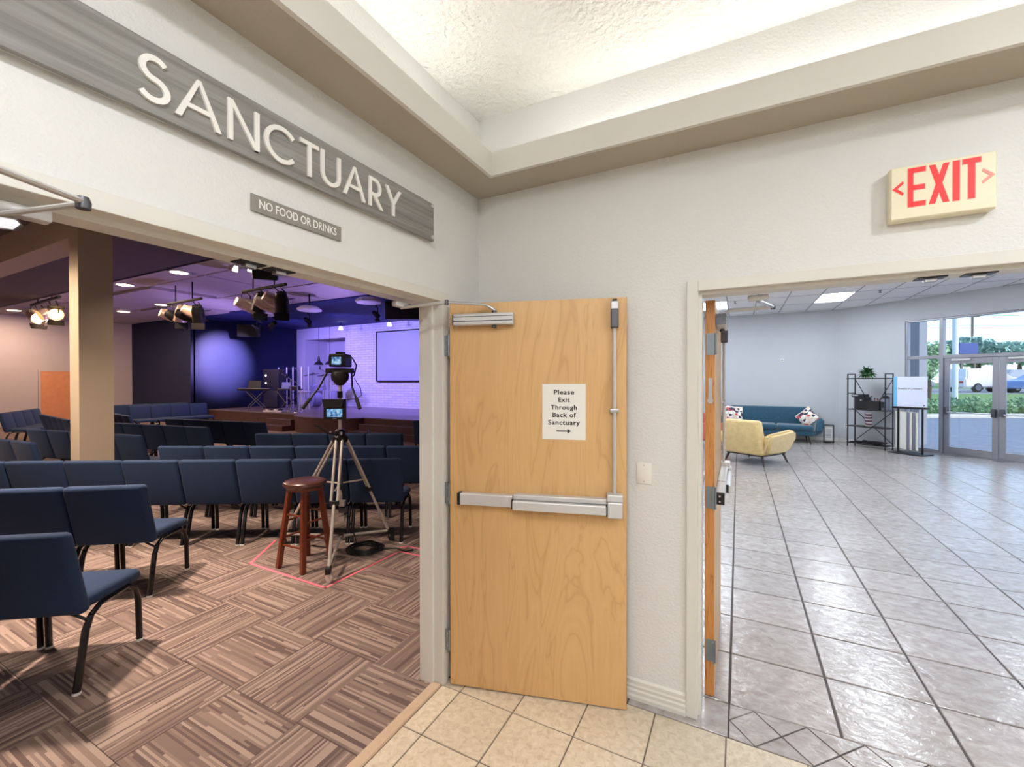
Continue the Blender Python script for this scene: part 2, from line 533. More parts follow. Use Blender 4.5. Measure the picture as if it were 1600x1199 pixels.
    def build(self, name, mat, parent=None, smooth=False, loc=None, rot=None, weld=True):
        bm = self.bm
        if weld:
            bmesh.ops.remove_doubles(bm, verts=bm.verts, dist=1e-6)
        bmesh.ops.recalc_face_normals(bm, faces=bm.faces)
        me = bpy.data.meshes.new(name)
        bm.to_mesh(me); bm.free()
        if smooth:
            for p in me.polygons:
                p.use_smooth = True
            try:
                me.set_sharp_from_angle(angle=math.radians(38))
            except Exception:
                pass
        me.materials.append(MATS[mat] if isinstance(mat, str) else mat)
        return put(name, me, parent, loc, rot)

def put(name, me, parent=None, loc=None, rot=None):
    o = bpy.data.objects.new(name, me)
    COL.objects.link(o)
    if parent is not None:
        o.parent = parent
    if loc is not None:
        o.location = loc
    if rot is not None:
        o.rotation_euler = rot
    return o

def tag(o, label=None, cat=None, group=None, kind=None):
    if label: o['label'] = label
    if cat: o['category'] = cat
    if group: o['group'] = group
    if kind: o['kind'] = kind
    return o

def thing(name, label, cat, loc=(0, 0, 0), rz=0.0, group=None, kind=None):
    o = bpy.data.objects.new(name, None)
    COL.objects.link(o)
    o.empty_display_size = 0.1
    o.location = loc
    o.rotation_euler = (0, 0, rz)
    return tag(o, label, cat, group, kind)

def struct(name, mb, mat, label, smooth=False, cat=None):
    o = mb.build(name, mat, smooth=smooth)
    return tag(o, label, cat, None, 'structure')

def T(x=0, y=0, z=0):
    return Matrix.Translation((x, y, z))

def R(a, ax='Z'):
    return Matrix.Rotation(a, 4, ax)

def text_mesh(s, size, depth, bold=0.0, align='CENTER', space=1.0):
    """lettering as a solid: reads along +x, stands in z, front faces -y"""
    cu = bpy.data.curves.new('lettering', 'FONT')
    cu.body = s; cu.size = size; cu.extrude = depth; cu.offset = bold
    cu.align_x = align; cu.align_y = 'CENTER'; cu.resolution_u = 3
    cu.space_character = space
    o = bpy.data.objects.new('lettering', cu)
    COL.objects.link(o)
    bpy.context.view_layer.update()
    me = bpy.data.meshes.new_from_object(o.evaluated_get(bpy.context.evaluated_depsgraph_get()))
    me.transform(R(PI / 2, 'X'))
    bpy.data.objects.remove(o)
    bpy.data.curves.remove(cu)
    return me

def add_text(s, size, depth, mat, parent, loc, bold=0.0, align='CENTER', space=1.0, name='lettering', sx=1.0, fit=None):
    me = text_mesh(s, size, depth, bold, align, space)
    if fit:
        xs_ = [v.co.x for v in me.vertices]; sx = fit / (max(xs_) - min(xs_))
    if sx != 1.0:
        me.transform(Matrix.Diagonal((sx, 1, 1, 1)))
    me.materials.append(MATS[mat])
    return put(name, me, parent, loc)

def lamp(name, kind, loc, energy, color, parent=None, size=0.2, rot=None, spot=None, blend=0.5, target=None, size_y=None):
    d = bpy.data.lights.new(name, kind)
    d.energy = energy; d.color = color
    if kind == 'AREA':
        d.shape = 'DISK' if size_y is None else 'RECTANGLE'
        d.size = size
        if size_y is not None: d.size_y = size_y
    elif kind == 'SPOT':
        d.shadow_soft_size = size; d.spot_size = spot; d.spot_blend = blend
    else:
        d.shadow_soft_size = size
    o = bpy.data.objects.new(name, d)
    COL.objects.link(o)
    o.location = loc
    if target is not None:
        o.rotation_euler = (Vector(target) - Vector(loc)).to_track_quat('-Z', 'Y').to_euler()
    elif rot is not None:
        o.rotation_euler = rot
    if parent is not None:
        o.parent = parent
    return o

# ------------------------------------------------------------------ the setting
# x runs along the wall with the exit sign, y runs into the depth, the inner corner stands at the origin
LY0, LY1, LZ = -2.21, -0.381, 2.036       # sanctuary doorway in the wall at x = 0
RX0, RX1, RZ = 1.227, 3.06, 2.042         # hall doorway in the wall at y = 0
TL, TR = 0.119, 0.165                     # wall thicknesses
HZ, SZ = 3.48, 4.0                        # hall and sanctuary ceilings

w = MB()
w.box(-TL, 0, -6, LY0 - 0.03, 0, 4.2); w.box(-TL, 0, LY1 + 0.03, 13.2, 0, 4.2); w.box(-TL, 0, LY0 - 0.03, LY1 + 0.03, LZ + 0.03, 4.2)
struct('wall_left', w, 'lobby_wall', 'off-white textured wall with the sanctuary doorway and signs')
w = MB()
w.box(0, RX0 - 0.03, 0, TR, 0, 4.2); w.box(RX1 + 0.03, 8.4, 0, TR, 0, 4.2); w.box(RX0 - 0.03, RX1 + 0.03, 0, TR, RZ + 0.03, 4.2)
struct('wall_right', w, 'lobby_wall', 'light grey textured wall carrying the exit sign')
struct('wall_back', MB().box(-TL, 6.1, -6.15, -6, 0, 3.4), 'lobby_wall', 'plain lobby wall at the back')
struct('wall_side', MB().box(6, 6.15, -6, 0, 0, 3.4), 'lobby_wall', 'plain lobby side wall')

# tray ceiling: dropped soffit ring, fascia board, raised panel with hidden cove strips
FX, FY = 0.229, -0.239
s = MB()
for (x0, x1, y0, y1) in ((0, FX - 0.004, -6, 0), (FX - 0.004, 6, FY + 0.004, 0), (5.774, 6, -6, FY + 0.004), (FX - 0.004, 5.774, -6, -5.774)):
    s.box(x0, x1, y0, y1, 2.712, 2.74)
struct('ceiling_soffit', s, 'soffit_paint', 'dropped soffit running round the lobby ceiling')
s = MB()
zf0, zf1 = 2.708, 2.832
s.box(FX - 0.02, FX, -5.77, FY, zf0, zf1); s.box(FX - 0.02, 5.77, FY, FY + 0.02, zf0, zf1)
s.box(5.75, 5.77, -5.77, FY, zf0, zf1); s.box(FX, 5.77, -5.77, -5.75, zf0, zf1)
struct('trim_1', s, 'trim_paint', 'painted fascia board edging the raised lobby ceiling')
struct('ceiling', MB().box(-0.05, 6.1, -6.1, 0.05, 3.18, 3.24), 'lobby_ceiling', 'raised textured lobby ceiling lit by hidden coves')

# cove strips (real lamps lying on the soffit ledge behind the fascia)
def cove(label, p0, p1):
    t = thing('cove_light', label, 'light', p0, 0, 'hidden cove lights on the soffit ledge')
    v = Vector(p1) - Vector(p0)
    MB().tube([(0, 0, 0.026), tuple(v + Vector((0, 0, 0.026)))], 0.018, 8).build('tube', 'cove_glow', t, True)
    n = v.normalized(); sd = Vector((-n.y, n.x, 0)) * 0.03
    m = MB()
    a, b = -sd, sd
    m.slab([(a.x, a.y), (b.x, b.y), (b.x + v.x, b.y + v.y), (a.x + v.x, a.y + v.y)], 0.0, 0.008)
    m.build('tray', 'white_plastic', t)
cove('fluorescent cove strip above the wall with the sanctuary sign', (0.085, -5.5, 2.74), (0.085, -0.42, 2.74))
cove('fluorescent cove strip above the wall with the exit sign', (0.5, -0.09, 2.74), (5.5, -0.09, 2.74))
cove('fluorescent cove strip above the lobby side wall', (5.9, -5.5, 2.74), (5.9, -0.42, 2.74))
cove('fluorescent cove strip above the lobby rear wall', (0.4, -5.9, 2.74), (5.5, -5.9, 2.74))

# recessed lights; those in the lobby are added, out of view, to light it
def downlight(label, x, y, z, power, color, size, glow, name='recessed_light', grp=None, spread=None):
    t = thing(name, label, 'light', (x, y, z), 0, grp)
    MB().lathe([(size * 0.5, -0.004), (size * 0.62, -0.006), (size * 0.62, 0.0), (size * 0.5, 0.0)], 20, cap=False).build('trim_ring', 'white_plastic', t, True)
    MB().lathe([(size * 0.5, -0.003), (size * 0.5, 0.0)], 20).build('lens', glow, t)
    MB().lathe([(size * 0.55, 0.0), (size * 0.55, 0.055)], 20).build('housing', 'white_plastic', t)
    l = lamp('light', 'AREA', (0, 0, -0.012), power, color, t, size)
    if spread: l.data.spread = spread
    return t
for i, (x, y) in enumerate(((1.35, -2.55), (3.2, -1.3), (3.3, -3.6), (1.35, -4.6))):
    downlight('added lobby downlight in the raised ceiling, %s' % ('above the doorway side', 'in front of the exit sign wall', 'mid lobby', 'towards the rear wall')[i],
              x, y, 3.18, P_LOBBY, (0.96, 0.985, 1.0), 0.3, 'lamp_white', grp='added lobby downlights')

# ---- floors
def tile_piece(w_, d_, t_, bev, mat, uvname=None):
    """one tile centred on its footprint; top at z=0"""
    bm = bmesh.new()
    a, b_ = w_ / 2, d_ / 2
    base = [bm.verts.new((x, y, -t_)) for x, y in ((-a, -b_), (a, -b_), (a, b_), (-a, b_))]
    top = [bm.verts.new((x, y, 0)) for x, y in ((-a + bev, -b_ + bev), (a - bev, -b_ + bev), (a - bev, b_ - bev), (-a + bev, b_ - bev))]
    mid = [bm.verts.new((x, y, -bev)) for x, y in ((-a, -b_), (a, -b_), (a, b_), (-a, b_))]
    bm.faces.new(top)
    for i in range(4):
        j = (i + 1) % 4
        bm.faces.new((mid[i], mid[j], top[j], top[i])); bm.faces.new((base[i], base[j], mid[j], mid[i]))
    if uvname:
        l = bm.loops.layers.uv.new(uvname)
        for f in bm.faces:
            for lp in f.loops:
                lp[l].uv = (lp.vert.co.x, lp.vert.co.y)
    me = bpy.data.meshes.new('tile')
    bm.to_mesh(me); bm.free()
    me.materials.append(MATS[mat])
    return me

def view_rank(x, y, z=0.0):
    """how close a floor piece lies to where the photographer stood"""
    return (Vector((x, y, z)) - CAM_LOC).length

# lobby: 12-inch beige tiles on a grout bed
fl = struct('floor_lobby', MB().box(-0.0, 6, -6, -0.06, -0.05, -0.004), 'grout', 'beige ceramic tile floor of the lobby')
cache = {}
def cut_tile(x0, x1, y0, y1, parent, mat, th=0.02, bev=0.002, name='tile', gap=0.006):
    wq, dq = round(x1 - x0 - gap, 4), round(y1 - y0 - gap, 4)
    if wq < 0.012 or dq < 0.012:
        return None
    k = (wq, dq, mat)
    if k not in cache:
        cache[k] = tile_piece(wq, dq, th, bev, mat)
    return put(name, cache[k], parent, ((x0 + x1) / 2, (y0 + y1) / 2, 0.0))
S = 0.309
xs = [0.004] + [0.115 + S * k for k in range(0, 19)] + [6.0]
ys = [-0.06, -0.377] + [-0.377 - S * k for k in range(1, 18)] + [-6.0]
for i in range(len(xs) - 1):
    for j in range(len(ys) - 1):
        if (xs[i] + xs[i + 1]) / 2 < 4.3 and (ys[j] + ys[j + 1]) / 2 > -3.6:
            y0_, y1_ = ys[j + 1], ys[j]
            if y1_ == -0.06 and xs[i + 1] > 1.36 + 0.02:
                if xs[i] < 1.30:
                    cut_tile(xs[i], 1.36, y0_, y1_, fl, 'lobby_tile'); cut_tile(1.36, xs[i + 1], y0_, y1_, fl, 'lobby_tile')
                    continue
            if y1_ == -0.06:
                pass
            cut_tile(xs[i], xs[i + 1], y0_, y1_, fl, 'lobby_tile')
rest = MB()
for i in range(len(xs) - 1):
    for j in range(len(ys) - 1):
        if not ((xs[i] + xs[i + 1]) / 2 < 4.3 and (ys[j] + ys[j + 1]) / 2 > -3.6) and xs[i + 1] - xs[i] > 0.02 and ys[j] - ys[j + 1] > 0.02:
            rest.box(xs[i] + 0.003, xs[i + 1] - 0.003, ys[j + 1] + 0.003, ys[j] - 0.003, -0.02, 0)
tag(rest.build('tile_field', 'lobby_tile', fl), kind='stuff')

# threshold strip between carpet and tile
struct('trim_2', MB().slab([(-0.055, LY0 - 0.02), (0.004, LY0 - 0.02), (0.004, LY1 + 0.02), (-0.055, LY1 + 0.02)], -0.02, 0.004).box(-0.05, 0.0, LY0, LY1, 0.003, 0.007, bev=0.002),
       'threshold_vinyl', 'tan vinyl threshold strip between carpet and tile')

# hall: 18-inch slate-look tiles, diamond border in the doorway
HALL = [(0.0, -0.06), (8.25, -0.06), (8.25, 7.92), (3.74, 11.93), (0.0, 11.93)]
fh = struct('floor_hall', MB().slab(HALL, -0.05, -0.005), 'hall_grout', 'pale slate-look tile floor of the hall')
HS = 0.4575
hx0, hy0 = 1.36, 0.173
# plain tiles between the jamb and the diamond border
cut_tile(0.45, 0.905, -0.06, hy0, fh, 'hall_tile', gap=0.007); cut_tile(0.905, 1.36, -0.06, hy0, fh, 'hall_tile', gap=0.007)
# diamond border: squares on edge with triangles either side
bw = hy0 - (-0.06)
dx = 0.215
gp = 0.0045
def poly_tile(pts, name):
    c = Vector((sum(p[0] for p in pts) / len(pts), sum(p[1] for p in pts) / len(pts)))
    q = []
    for p in pts:
        d = Vector(p) - c
        q.append(tuple(c + d * max(0.2, 1 - gp * 1.35 / d.length)))
    if (Vector(q[1]) - Vector(q[0])).cross(Vector(q[2]) - Vector(q[1])) < 0:
        q = q[::-1]
    return MB().slab(q, -0.02, 0.0).build(name, 'hall_tile', fh)
ya, yb, ym = -0.06, hy0, (hy0 - 0.06) / 2
k = 0
x = hx0
# each module leans: top vertex offset from bottom vertex, as laid in the photograph
while x < 3.2:
    a, b_, c_, d_ = (x, ym), (x + dx / 2, yb), (x + dx, ym), (x + dx / 2, ya)
    poly_tile([a, d_, c_, b_], 'diamond_tile')
    poly_tile([(x, ym), (x, yb) if k == 0 else (x - dx / 2, yb), (x + dx / 2, yb)], 'triangle_tile')
    poly_tile([(x, ym), (x + dx / 2, ya), (x, ya) if k == 0 else (x - dx / 2, ya)], 'triangle_tile')
    x += dx; k += 1
cells = []
for i in range(-3, 21):
    for j in range(0, 29):
        x0_, x1_ = hx0 + HS * i, hx0 + HS * (i + 1)
        y0_, y1_ = hy0 + HS * j, hy0 + HS * (j + 1)
        x0_, y1_ = max(x0_, 0.0), min(y1_, 13.2)
        if x1_ > 8.25 or y0_ > 11.9 or ((x0_ + x1_) / 2 - 3.74) * 0.665 + ((y0_ + y1_) / 2 - 11.93) * 0.747 > 0.05: continue
        if x1_ - x0_ > 0.03 and y1_ - y0_ > 0.03:
            cells.append((view_rank((x0_ + x1_) / 2, (y0_ + y1_) / 2), x0_, x1_, y0_, y1_))
def in_view(x, y, z=0, m=60):
    d = Vector((x, y, z)) - CAM_LOC
    dz = d.dot(_f)
    if dz < 0.2: return False
    u = 800 + 679.85 * d.dot(_r) / dz
    return -m < u < 1600 + m
vis = sorted(c for c in cells if in_view((c[1] + c[2]) / 2, (c[3] + c[4]) / 2) and 800 + 679.85 * (Vector(((c[1] + c[2]) / 2, (c[3] + c[4]) / 2, 0)) - CAM_LOC).dot(_r) / (Vector(((c[1] + c[2]) / 2, (c[3] + c[4]) / 2, 0)) - CAM_LOC).dot(_f) > 1060)
near = set(vis[:290])
rest = MB()
for c in cells:
    if c in near:
        cut_tile(c[1], c[2], c[3], c[4], fh, 'hall_tile', gap=0.011, bev=0.003)
    else:
        rest.box(c[1] + 0.0055, c[2] - 0.0055, c[3] + 0.0055, c[4] - 0.0055, -0.02, 0)
tag(rest.build('tile_field', 'hall_tile', fh), kind='stuff')

# sanctuary: half-metre carpet tiles laid quarter-turned
fs = struct('floor_sanctuary', MB().box(-21.3, -0.04, -4.2, 11.2, -0.06, -0.006), 'carpet_backing', 'striped brown carpet tile floor of the sanctuary')
CS = 0.495
cm = tile_piece(CS - 0.002, CS - 0.002, 0.008, 0.0015, 'carpet_stripe', 'tile')
cells = []
for i in range(-1, 42):
    for j in range(-7, 16):
        x1_ = -0.45 - CS * i; x0_ = x1_ - CS
        y0_ = 0.085 + CS * j; y1_ = y0_ + CS
        par = (i + j + 1) % 2
        if x0_ < -21.2 or y0_ < -4.1: continue
        d = Vector(((x0_ + x1_) / 2, (y0_ + y1_) / 2, 0)) - CAM_LOC
        dz = d.dot(_f)
        seen = dz > 0.3 and -160 < 800 + 679.85 * d.dot(_r) / dz < 760
        cells.append((0 if seen else 1, d.length, x0_, x1_, y0_, y1_, par))
cells.sort()
rest_bm = bmesh.new(); luv = rest_bm.loops.layers.uv.new('tile')
n_piece = 0
for c in cells:
    sn, _, x0_, x1_, y0_, y1_, par = c
    whole = x1_ < -0.05
    if whole and n_piece < 290 and sn == 0:
        put('carpet_tile', cm, fs, ((x0_ + x1_) / 2, (y0_ + y1_) / 2, 0), (0, 0, PI / 2 if par else 0)); n_piece += 1
    else:
        xe = min(x1_, -0.05)
        if xe - x0_ < 0.02: continue
        vs = [rest_bm.verts.new(p) for p in ((x0_ + 0.001, y0_ + 0.001, 0), (xe - 0.001, y0_ + 0.001, 0), (xe - 0.001, y1_ - 0.001, 0), (x0_ + 0.001, y1_ - 0.001, 0))]
        f = rest_bm.faces.new(vs)
        o1, o2 = random.random() * 50, random.random() * 50
        for lp in f.loops:
            px, py = lp.vert.co.x - x0_, lp.vert.co.y - y0_
            lp[luv].uv = (py + o1, px + o2) if par else (px + o1, py + o2)
me = bpy.data.meshes.new('carpet_field'); rest_bm.to_mesh(me); rest_bm.free(); me.materials.append(MATS['carpet_stripe'])
tag(put('carpet_field', me, fs), kind='stuff')

# ---- door frames (painted steel): casing, lining, stop
def frame_x(name, label):
    m = MB(); c = 0.049
    # casing on the lobby face (x = 0 .. 0.012)
    m.box(-0.002, 0.013, LY1, LY1 + c, 0, LZ + c, bev=0.002); m.box(-0.002, 0.013, LY0 - c, LY0, 0, LZ + c, bev=0.002)
    m.box(-0.002, 0.013, LY0, LY1, LZ, LZ + c, bev=0.002)
    # lining
    m.box(-TL - 0.012, 0.0, LY1, LY1 + 0.03, 0, LZ + 0.03); m.box(-TL - 0.012, 0.0, LY0 - 0.03, LY0, 0, LZ + 0.03); m.box(-TL - 0.012, 0.0, LY0, LY1, LZ, LZ + 0.03)
    # stop
    m.box(-TL - 0.012, -0.048, LY1 - 0.016, LY1 + 0.001, 0, LZ - 0.016); m.box(-TL - 0.012, -0.048, LY0 - 0.001, LY0 + 0.016, 0, LZ - 0.016)
    m.box(-TL - 0.012, -0.048, LY0, LY1, LZ - 0.016, LZ + 0.001)
    # sanctuary side casing
    m.box(-TL - 0.013, -TL, LY1, LY1 + c, 0, LZ + c); m.box(-TL - 0.013, -TL, LY0 - c, LY0, 0, LZ + c); m.box(-TL - 0.013, -TL, LY0, LY1, LZ, LZ + c)
    return struct(name, m, 'trim_paint', label)
tf = frame_x('trim_3', 'painted steel frame of the sanctuary double doorway')
def frame_y(name, label):
    m = MB(); c = 0.051
    m.box(RX0 - c, RX0, -0.016, 0.002, 0, RZ + c, bev=0.003); m.box(RX1, RX1 + c, -0.016, 0.002, 0, RZ + c, bev=0.003)
    m.box(RX0, RX1, -0.016, 0.002, RZ, RZ + c, bev=0.003)
    m.box(RX0 - 0.03, RX0, 0, TR + 0.012, 0, RZ + 0.03); m.box(RX1, RX1 + 0.03, 0, TR + 0.012, 0, RZ + 0.03); m.box(RX0, RX1, 0, TR + 0.012, RZ, RZ + 0.03)
    m.box(RX0 - 0.001, RX0 + 0.014, 0.02, 0.118, 0, RZ - 0.014); m.box(RX1 - 0.014, RX1 + 0.001, 0.02, 0.118, 0, RZ - 0.014); m.box(RX0, RX1, 0.02, 0.118, RZ - 0.014, RZ + 0.001)
    m.box(RX0 - c, RX0, TR, TR + 0.013, 0, RZ + c); m.box(RX1, RX1 + c, TR, TR + 0.013, 0, RZ + c); m.box(RX0, RX1, TR, TR + 0.013, RZ, RZ + c)
    return struct(name, m, 'trim_paint', label)
tg = frame_y('trim_4', 'painted steel frame of the hall doorway')
# latch strikes under both headers
def strike(parent, M):
    MB().box(-0.045, 0.045, -0.03, 0.03, -0.004, 0, M).build('strike_plate', 'black_metal', parent)
    MB().box(-0.02, 0.02, -0.014, 0.014, -0.018, -0.003, M, bev=0.003).build('strike_roller', 'satin_steel', parent)
for yy in (-1.345, -1.235): strike(tf, T(-0.084, yy, LZ - 0.016) @ R(PI / 2))
for xx in (2.075, 2.215): strike(tg, T(xx, 0.068, RZ - 0.014))

# baseboard with a stepped profile
def baseboard(name, x0, x1, label):
    prof = [(0.0, 0.0), (-0.020, 0.0), (-0.020, 0.018), (-0.016, 0.028), (-0.016, 0.044), (-0.011, 0.052), (-0.013, 0.066), (-0.009, 0.074), (-0.009, 0.092), (0.0, 0.102)]
    m = MB(); bm = m.bm
    a = [bm.verts.new((x0, y, z)) for y, z in prof]; b_ = [bm.verts.new((x1, y, z)) for y, z in prof]
    bm.faces.new(a); bm.faces.new(b_[::-1])
    for i in range(len(prof)):
        j = (i + 1) % len(prof)
        bm.faces.new((a[i], b_[i], b_[j], a[j]))
    return struct(name, m, 'trim_paint', label)
baseboard('baseboard_right', 0.0, RX0 - 0.051, 'white stepped baseboard under the light grey wall')
baseboard('baseboard_far_right', RX1 + 0.051, 6.0, 'white stepped baseboard beyond the hall doorway')
# ------------------------------------------------------------------ doors
def make_door(name, label, loc, rz, m=1, arm=None, edge_latch=False):
    """leaf hinged at its local origin, reaching along +x (times m); hardware on the -y face"""
    t = thing(name, label, None, loc, rz, kind='structure')
    W_, H_, TH = 0.905, 2.025, 0.045
    def bx(mb, s0, s1, y0, y1, z0, z1, bev=0.0):
        a, b = sorted((s0 * m, s1 * m))
        return mb.box(a, b, y0, y1, z0, z1, bev=bev)
    lf = bx(MB(), 0.0015, W_ - 0.0015, 0.0, TH, 0.008, H_ - 0.001).build('leaf', 'maple', t)
    bx(MB(), -0.0005, 0.0015, 0.001, TH - 0.001, 0.008, H_).build('edge_band', 'maple_edge', lf)
    bx(MB(), W_ - 0.0015, W_ + 0.0005, 0.001, TH - 0.001, 0.008, H_).build('edge_band', 'maple_edge', lf)
    for z0, z1 in ((1.748, 1.858), (0.966, 1.078), (0.185, 0.296)):
        h = bx(MB(), -0.034, 0.0, 0.002, 0.006, z0, z1)
        bx(h, -0.003, 0.0, 0.004, TH - 0.006, z0, z1)
        h.tube([(-0.006 * m, -0.003, z0), (-0.006 * m, -0.003, z1)], 0.006, 8)
        hg = h.build('hinge', 'hinge_steel', t)
        for zz in (z0 + 0.025, z1 - 0.025):
            MB().lathe([(0.0045, 0), (0.0045, 0.002)], 8, M=T(-0.014 * m, 0.003, zz) @ R(PI / 2, 'X')).build('screw', 'satin_steel', hg)
    if edge_latch:
        e = bx(MB(), -0.003, 0.0, 0.012, 0.030, 1.50, 1.63, bev=0.001)
        e.lathe([(0.014, 0), (0.014, 0.004)], 14, M=T(0, 0.021, 1.515) @ R(-PI / 2 * m, 'Y'))
        e.build('edge_latch', 'satin_steel', t)
    # overhead closer
    c = bx(MB(), 0.034, 0.350, -0.052, -0.001, 1.903, 1.962, bev=0.006).build('closer_body', 'closer_paint', t)
    bx(MB(), 0.036, 0.348, -0.0535, -0.050, 1.921, 1.925).build('groove', 'dark_steel', c)
    bx(MB(), 0.036, 0.348, -0.0535, -0.050, 1.944, 1.947).build('groove', 'dark_steel', c)
    bx(MB(), 0.030, 0.036, -0.050, -0.002, 1.905, 1.960).build('end_cap', 'dark_steel', c)
    MB().lathe([(0.012, 0.0), (0.013, 0.012), (0.009, 0.016)], 12, M=T(0.248 * m, -0.026, 1.887)).build('pinion_cap', 'dark_steel', c, True)
    MB().lathe([(0.013, 0.0), (0.013, 0.012), (0.008, 0.016)], 12, M=T(0.248 * m, -0.026, 1.962)).build('pinion_cap', 'dark_steel', c, True)
    if arm:
        inv = (T(*loc) @ R(rz)).inverted()
        el, sh = inv @ Vector(arm[0]), inv @ Vector(arm[1])
        pv = Vector((0.248 * m, -0.026, 1.976))
        k = pv.lerp(el, 0.18); k.z = el.z
        a = MB().tube([pv, pv + Vector((0, 0, 0.004)), k, el], [0.013, 0.012, 0.010, 0.010], 8, flat=0.7).build('closer_arm', 'satin_steel', t, True)
        MB().lathe([(0.011, -0.012), (0.012, 0.0), (0.009, 0.012)], 12, M=T(el.x, el.y, el.z)).build('elbow', 'dark_steel', a, True)
        MB().tube([el, sh], 0.009, 8).build('forearm', 'satin_steel', a, True)
        d = (sh - el).normalized()
        ang = math.atan2(d.y, d.x)
        MB().box(-0.045, 0.045, -0.018, 0.018, 0.0, 0.028, T(sh.x, sh.y, sh.z) @ R(arm[2] - rz), bev=0.008).build('shoe', 'closer_paint', a, True)
    # exit device: cover, push pad, head case, rod, top latch case
    p = bx(MB(), 0.068, 0.345, -0.045, -0.001, 0.978, 1.036, bev=0.004).build('bar_cover', 'closer_paint', t)
    bx(MB(), 0.052, 0.069, -0.044, -0.001, 0.976, 1.038, bev=0.003).build('end_cap', 'black_plastic', p)
    for zz in (0.992, 1.02):
        MB().lathe([(0.005, 0), (0.005, 0.003)], 8, M=T(0.051 * m, -0.022, zz) @ R(-PI / 2 * m, 'Y')).build('screw', 'chrome', p)
    pd = bx(MB(), 0.349, 0.812, -0.044, -0.001, 1.020, 1.044, bev=0.003)
    pd.build('bar_rail', 'closer_paint', t)
    pp = bx(MB(), 0.349, 0.808, -0.068, -0.006, 0.972, 1.018, bev=0.005).build('push_pad', 'closer_paint', t)
    bx(MB(), 0.343, 0.350, -0.058, -0.002, 0.974, 1.020).build('pad_end', 'black_plastic', pp)
    bx(MB(), 0.807, 0.814, -0.058, -0.002, 0.966, 1.016).build('pad_end', 'black_plastic', pp)
    hd = bx(MB(), 0.813, 0.884, -0.066, -0.001, 0.960, 1.036, bev=0.005).build('head_case', 'closer_paint', t)
    bx(MB(), 0.811, 0.886, -0.058, -0.001, 1.036, 1.070, bev=0.004).build('head_cap', 'closer_paint', hd)
    rd = MB().tube([(0.846 * m, -0.018, 1.06), (0.846 * m, -0.018, 1.88)], 0.0085, 10).build('rod', 'closer_paint', t, True)
    cl = bx(MB(), 0.824, 0.868, -0.028, -0.001, 1.464, 1.480, bev=0.003)
    cl.build('rod_guide', 'satin_steel', rd)
    tc = bx(MB(), 0.828, 0.865, -0.042, -0.001, 1.872, 1.965, bev=0.006).build('top_case', 'dark_steel', t)
    bx(MB(), 0.829, 0.864, -0.043, -0.001, 1.962, 2.000, bev=0.003).build('case_cover', 'satin_steel', tc)
    bx(MB(), 0.836, 0.858, -0.034, -0.004, 2.000, 2.012).build('latch_bolt', 'black_metal', tc)
    return t
DANG = math.atan2(0.245, 0.872)
make_door('door_1', 'open maple veneer door with push bar and vertical rod', (0.044, -0.36, 0), DANG, 1,
          arm=((0.125, -0.50, 2.003), (-0.062, -0.62, 1.974), PI / 2))
make_door('door_2', 'open maple door leaf off the other side of the sanctuary doorway', (0.044, LY0 - 0.021, 0), PI - DANG, -1,
          arm=None)
make_door('door_3', 'open maple hall door seen edge-on beside its frame', (1.291, 0.18, 0), PI / 2, 1,
          arm=((1.556, 0.40, 2.002), (1.48, 0.15, 2.000), 0.0), edge_latch=True)
# closer arm of the far leaf, reaching from its elbow up to the header
ca = thing('closer_arm', 'steel door closer arm folded under the sanctuary door header', 'closer arm', (-0.06, -1.885, 1.975))
MB().box(-0.02, 0.02, -0.05, 0.05, 0.018, 0.045, bev=0.004).build('shoe', 'closer_paint', ca, True)
MB().tube([(0.0, -0.035, 0.012), (0.20, 0.045, 0.028)], 0.008, 8, flat=0.7).build('forearm', 'closer_paint', ca, True)
MB().lathe([(0.013, -0.014), (0.014, 0.0), (0.010, 0.012)], 12, M=T(0.20, 0.045, 0.03)).build('elbow', 'dark_steel', ca, True)
MB().tube([(0.20, 0.045, 0.032), (0.36, -0.20, 0.012)], 0.009, 8, flat=0.7).build('main_arm', 'closer_paint', ca, True)
lk = MB().prism([(-0.045, -0.014), (0.03, -0.018), (0.042, -0.005), (0.03, 0.012), (-0.045, 0.010)], -0.006, 0.006, T(0, -0.035, 0.0) @ R(0.9))
lk.build('bracket', 'satin_steel', ca)

# ------------------------------------------------------------------ signs and small wall items
def arc(cx, cz, rx, rz_, a0, a1, n=14):
    return [(cx + rx * math.cos(math.radians(a0 + (a1 - a0) * i / n)), cz + rz_ * math.sin(math.radians(a0 + (a1 - a0) * i / n))) for i in range(n + 1)]

sg = thing('wall_sign', 'long grey wood-grain sign with raised white SANCTUARY lettering', 'sign', (0, -1.215, 2.415), PI / 2)
MB().box(-0.765, 0.739, -0.030, -0.012, -0.0935, 0.0935, bev=0.0015).build('panel', 'sign_grain', sg)
MB().box(-0.765, 0.739, -0.012, -0.010, -0.0935, 0.0935).build('backing', 'white_plastic', sg)
for sx in (-0.748, 0.722):
    for sz in (-0.077, 0.077):
        MB().lathe([(0.0085, 0), (0.0095, 0.003), (0.0085, 0.010), (0.003, 0.0115)], 12, M=T(sx, -0.030, sz) @ R(PI / 2, 'X')).build('standoff_bolt', 'closer_paint', sg, True)
        MB().tube([(sx, -0.012, sz), (sx, 0.0, sz)], 0.006, 8).build('spacer', 'chrome', sg)
SW = 0.0148     # stroke width
h0, h1 = -0.066, 0.057
hc, hr = (h0 + h1) / 2, (h1 - h0) / 2
lx = lambda y: y + 1.215
def letter(paths, closed=()):
    m = MB()
    for i, p in enumerate(paths):
        m.ribbon(p, SW, -0.038, -0.030)
    m.build('letter', 'letter_white', sg)
a0, a1 = lx(-1.705), lx(-1.628)       # S
rS = (h1 - h0 - SW) / 4
cS = (a0 + a1) / 2
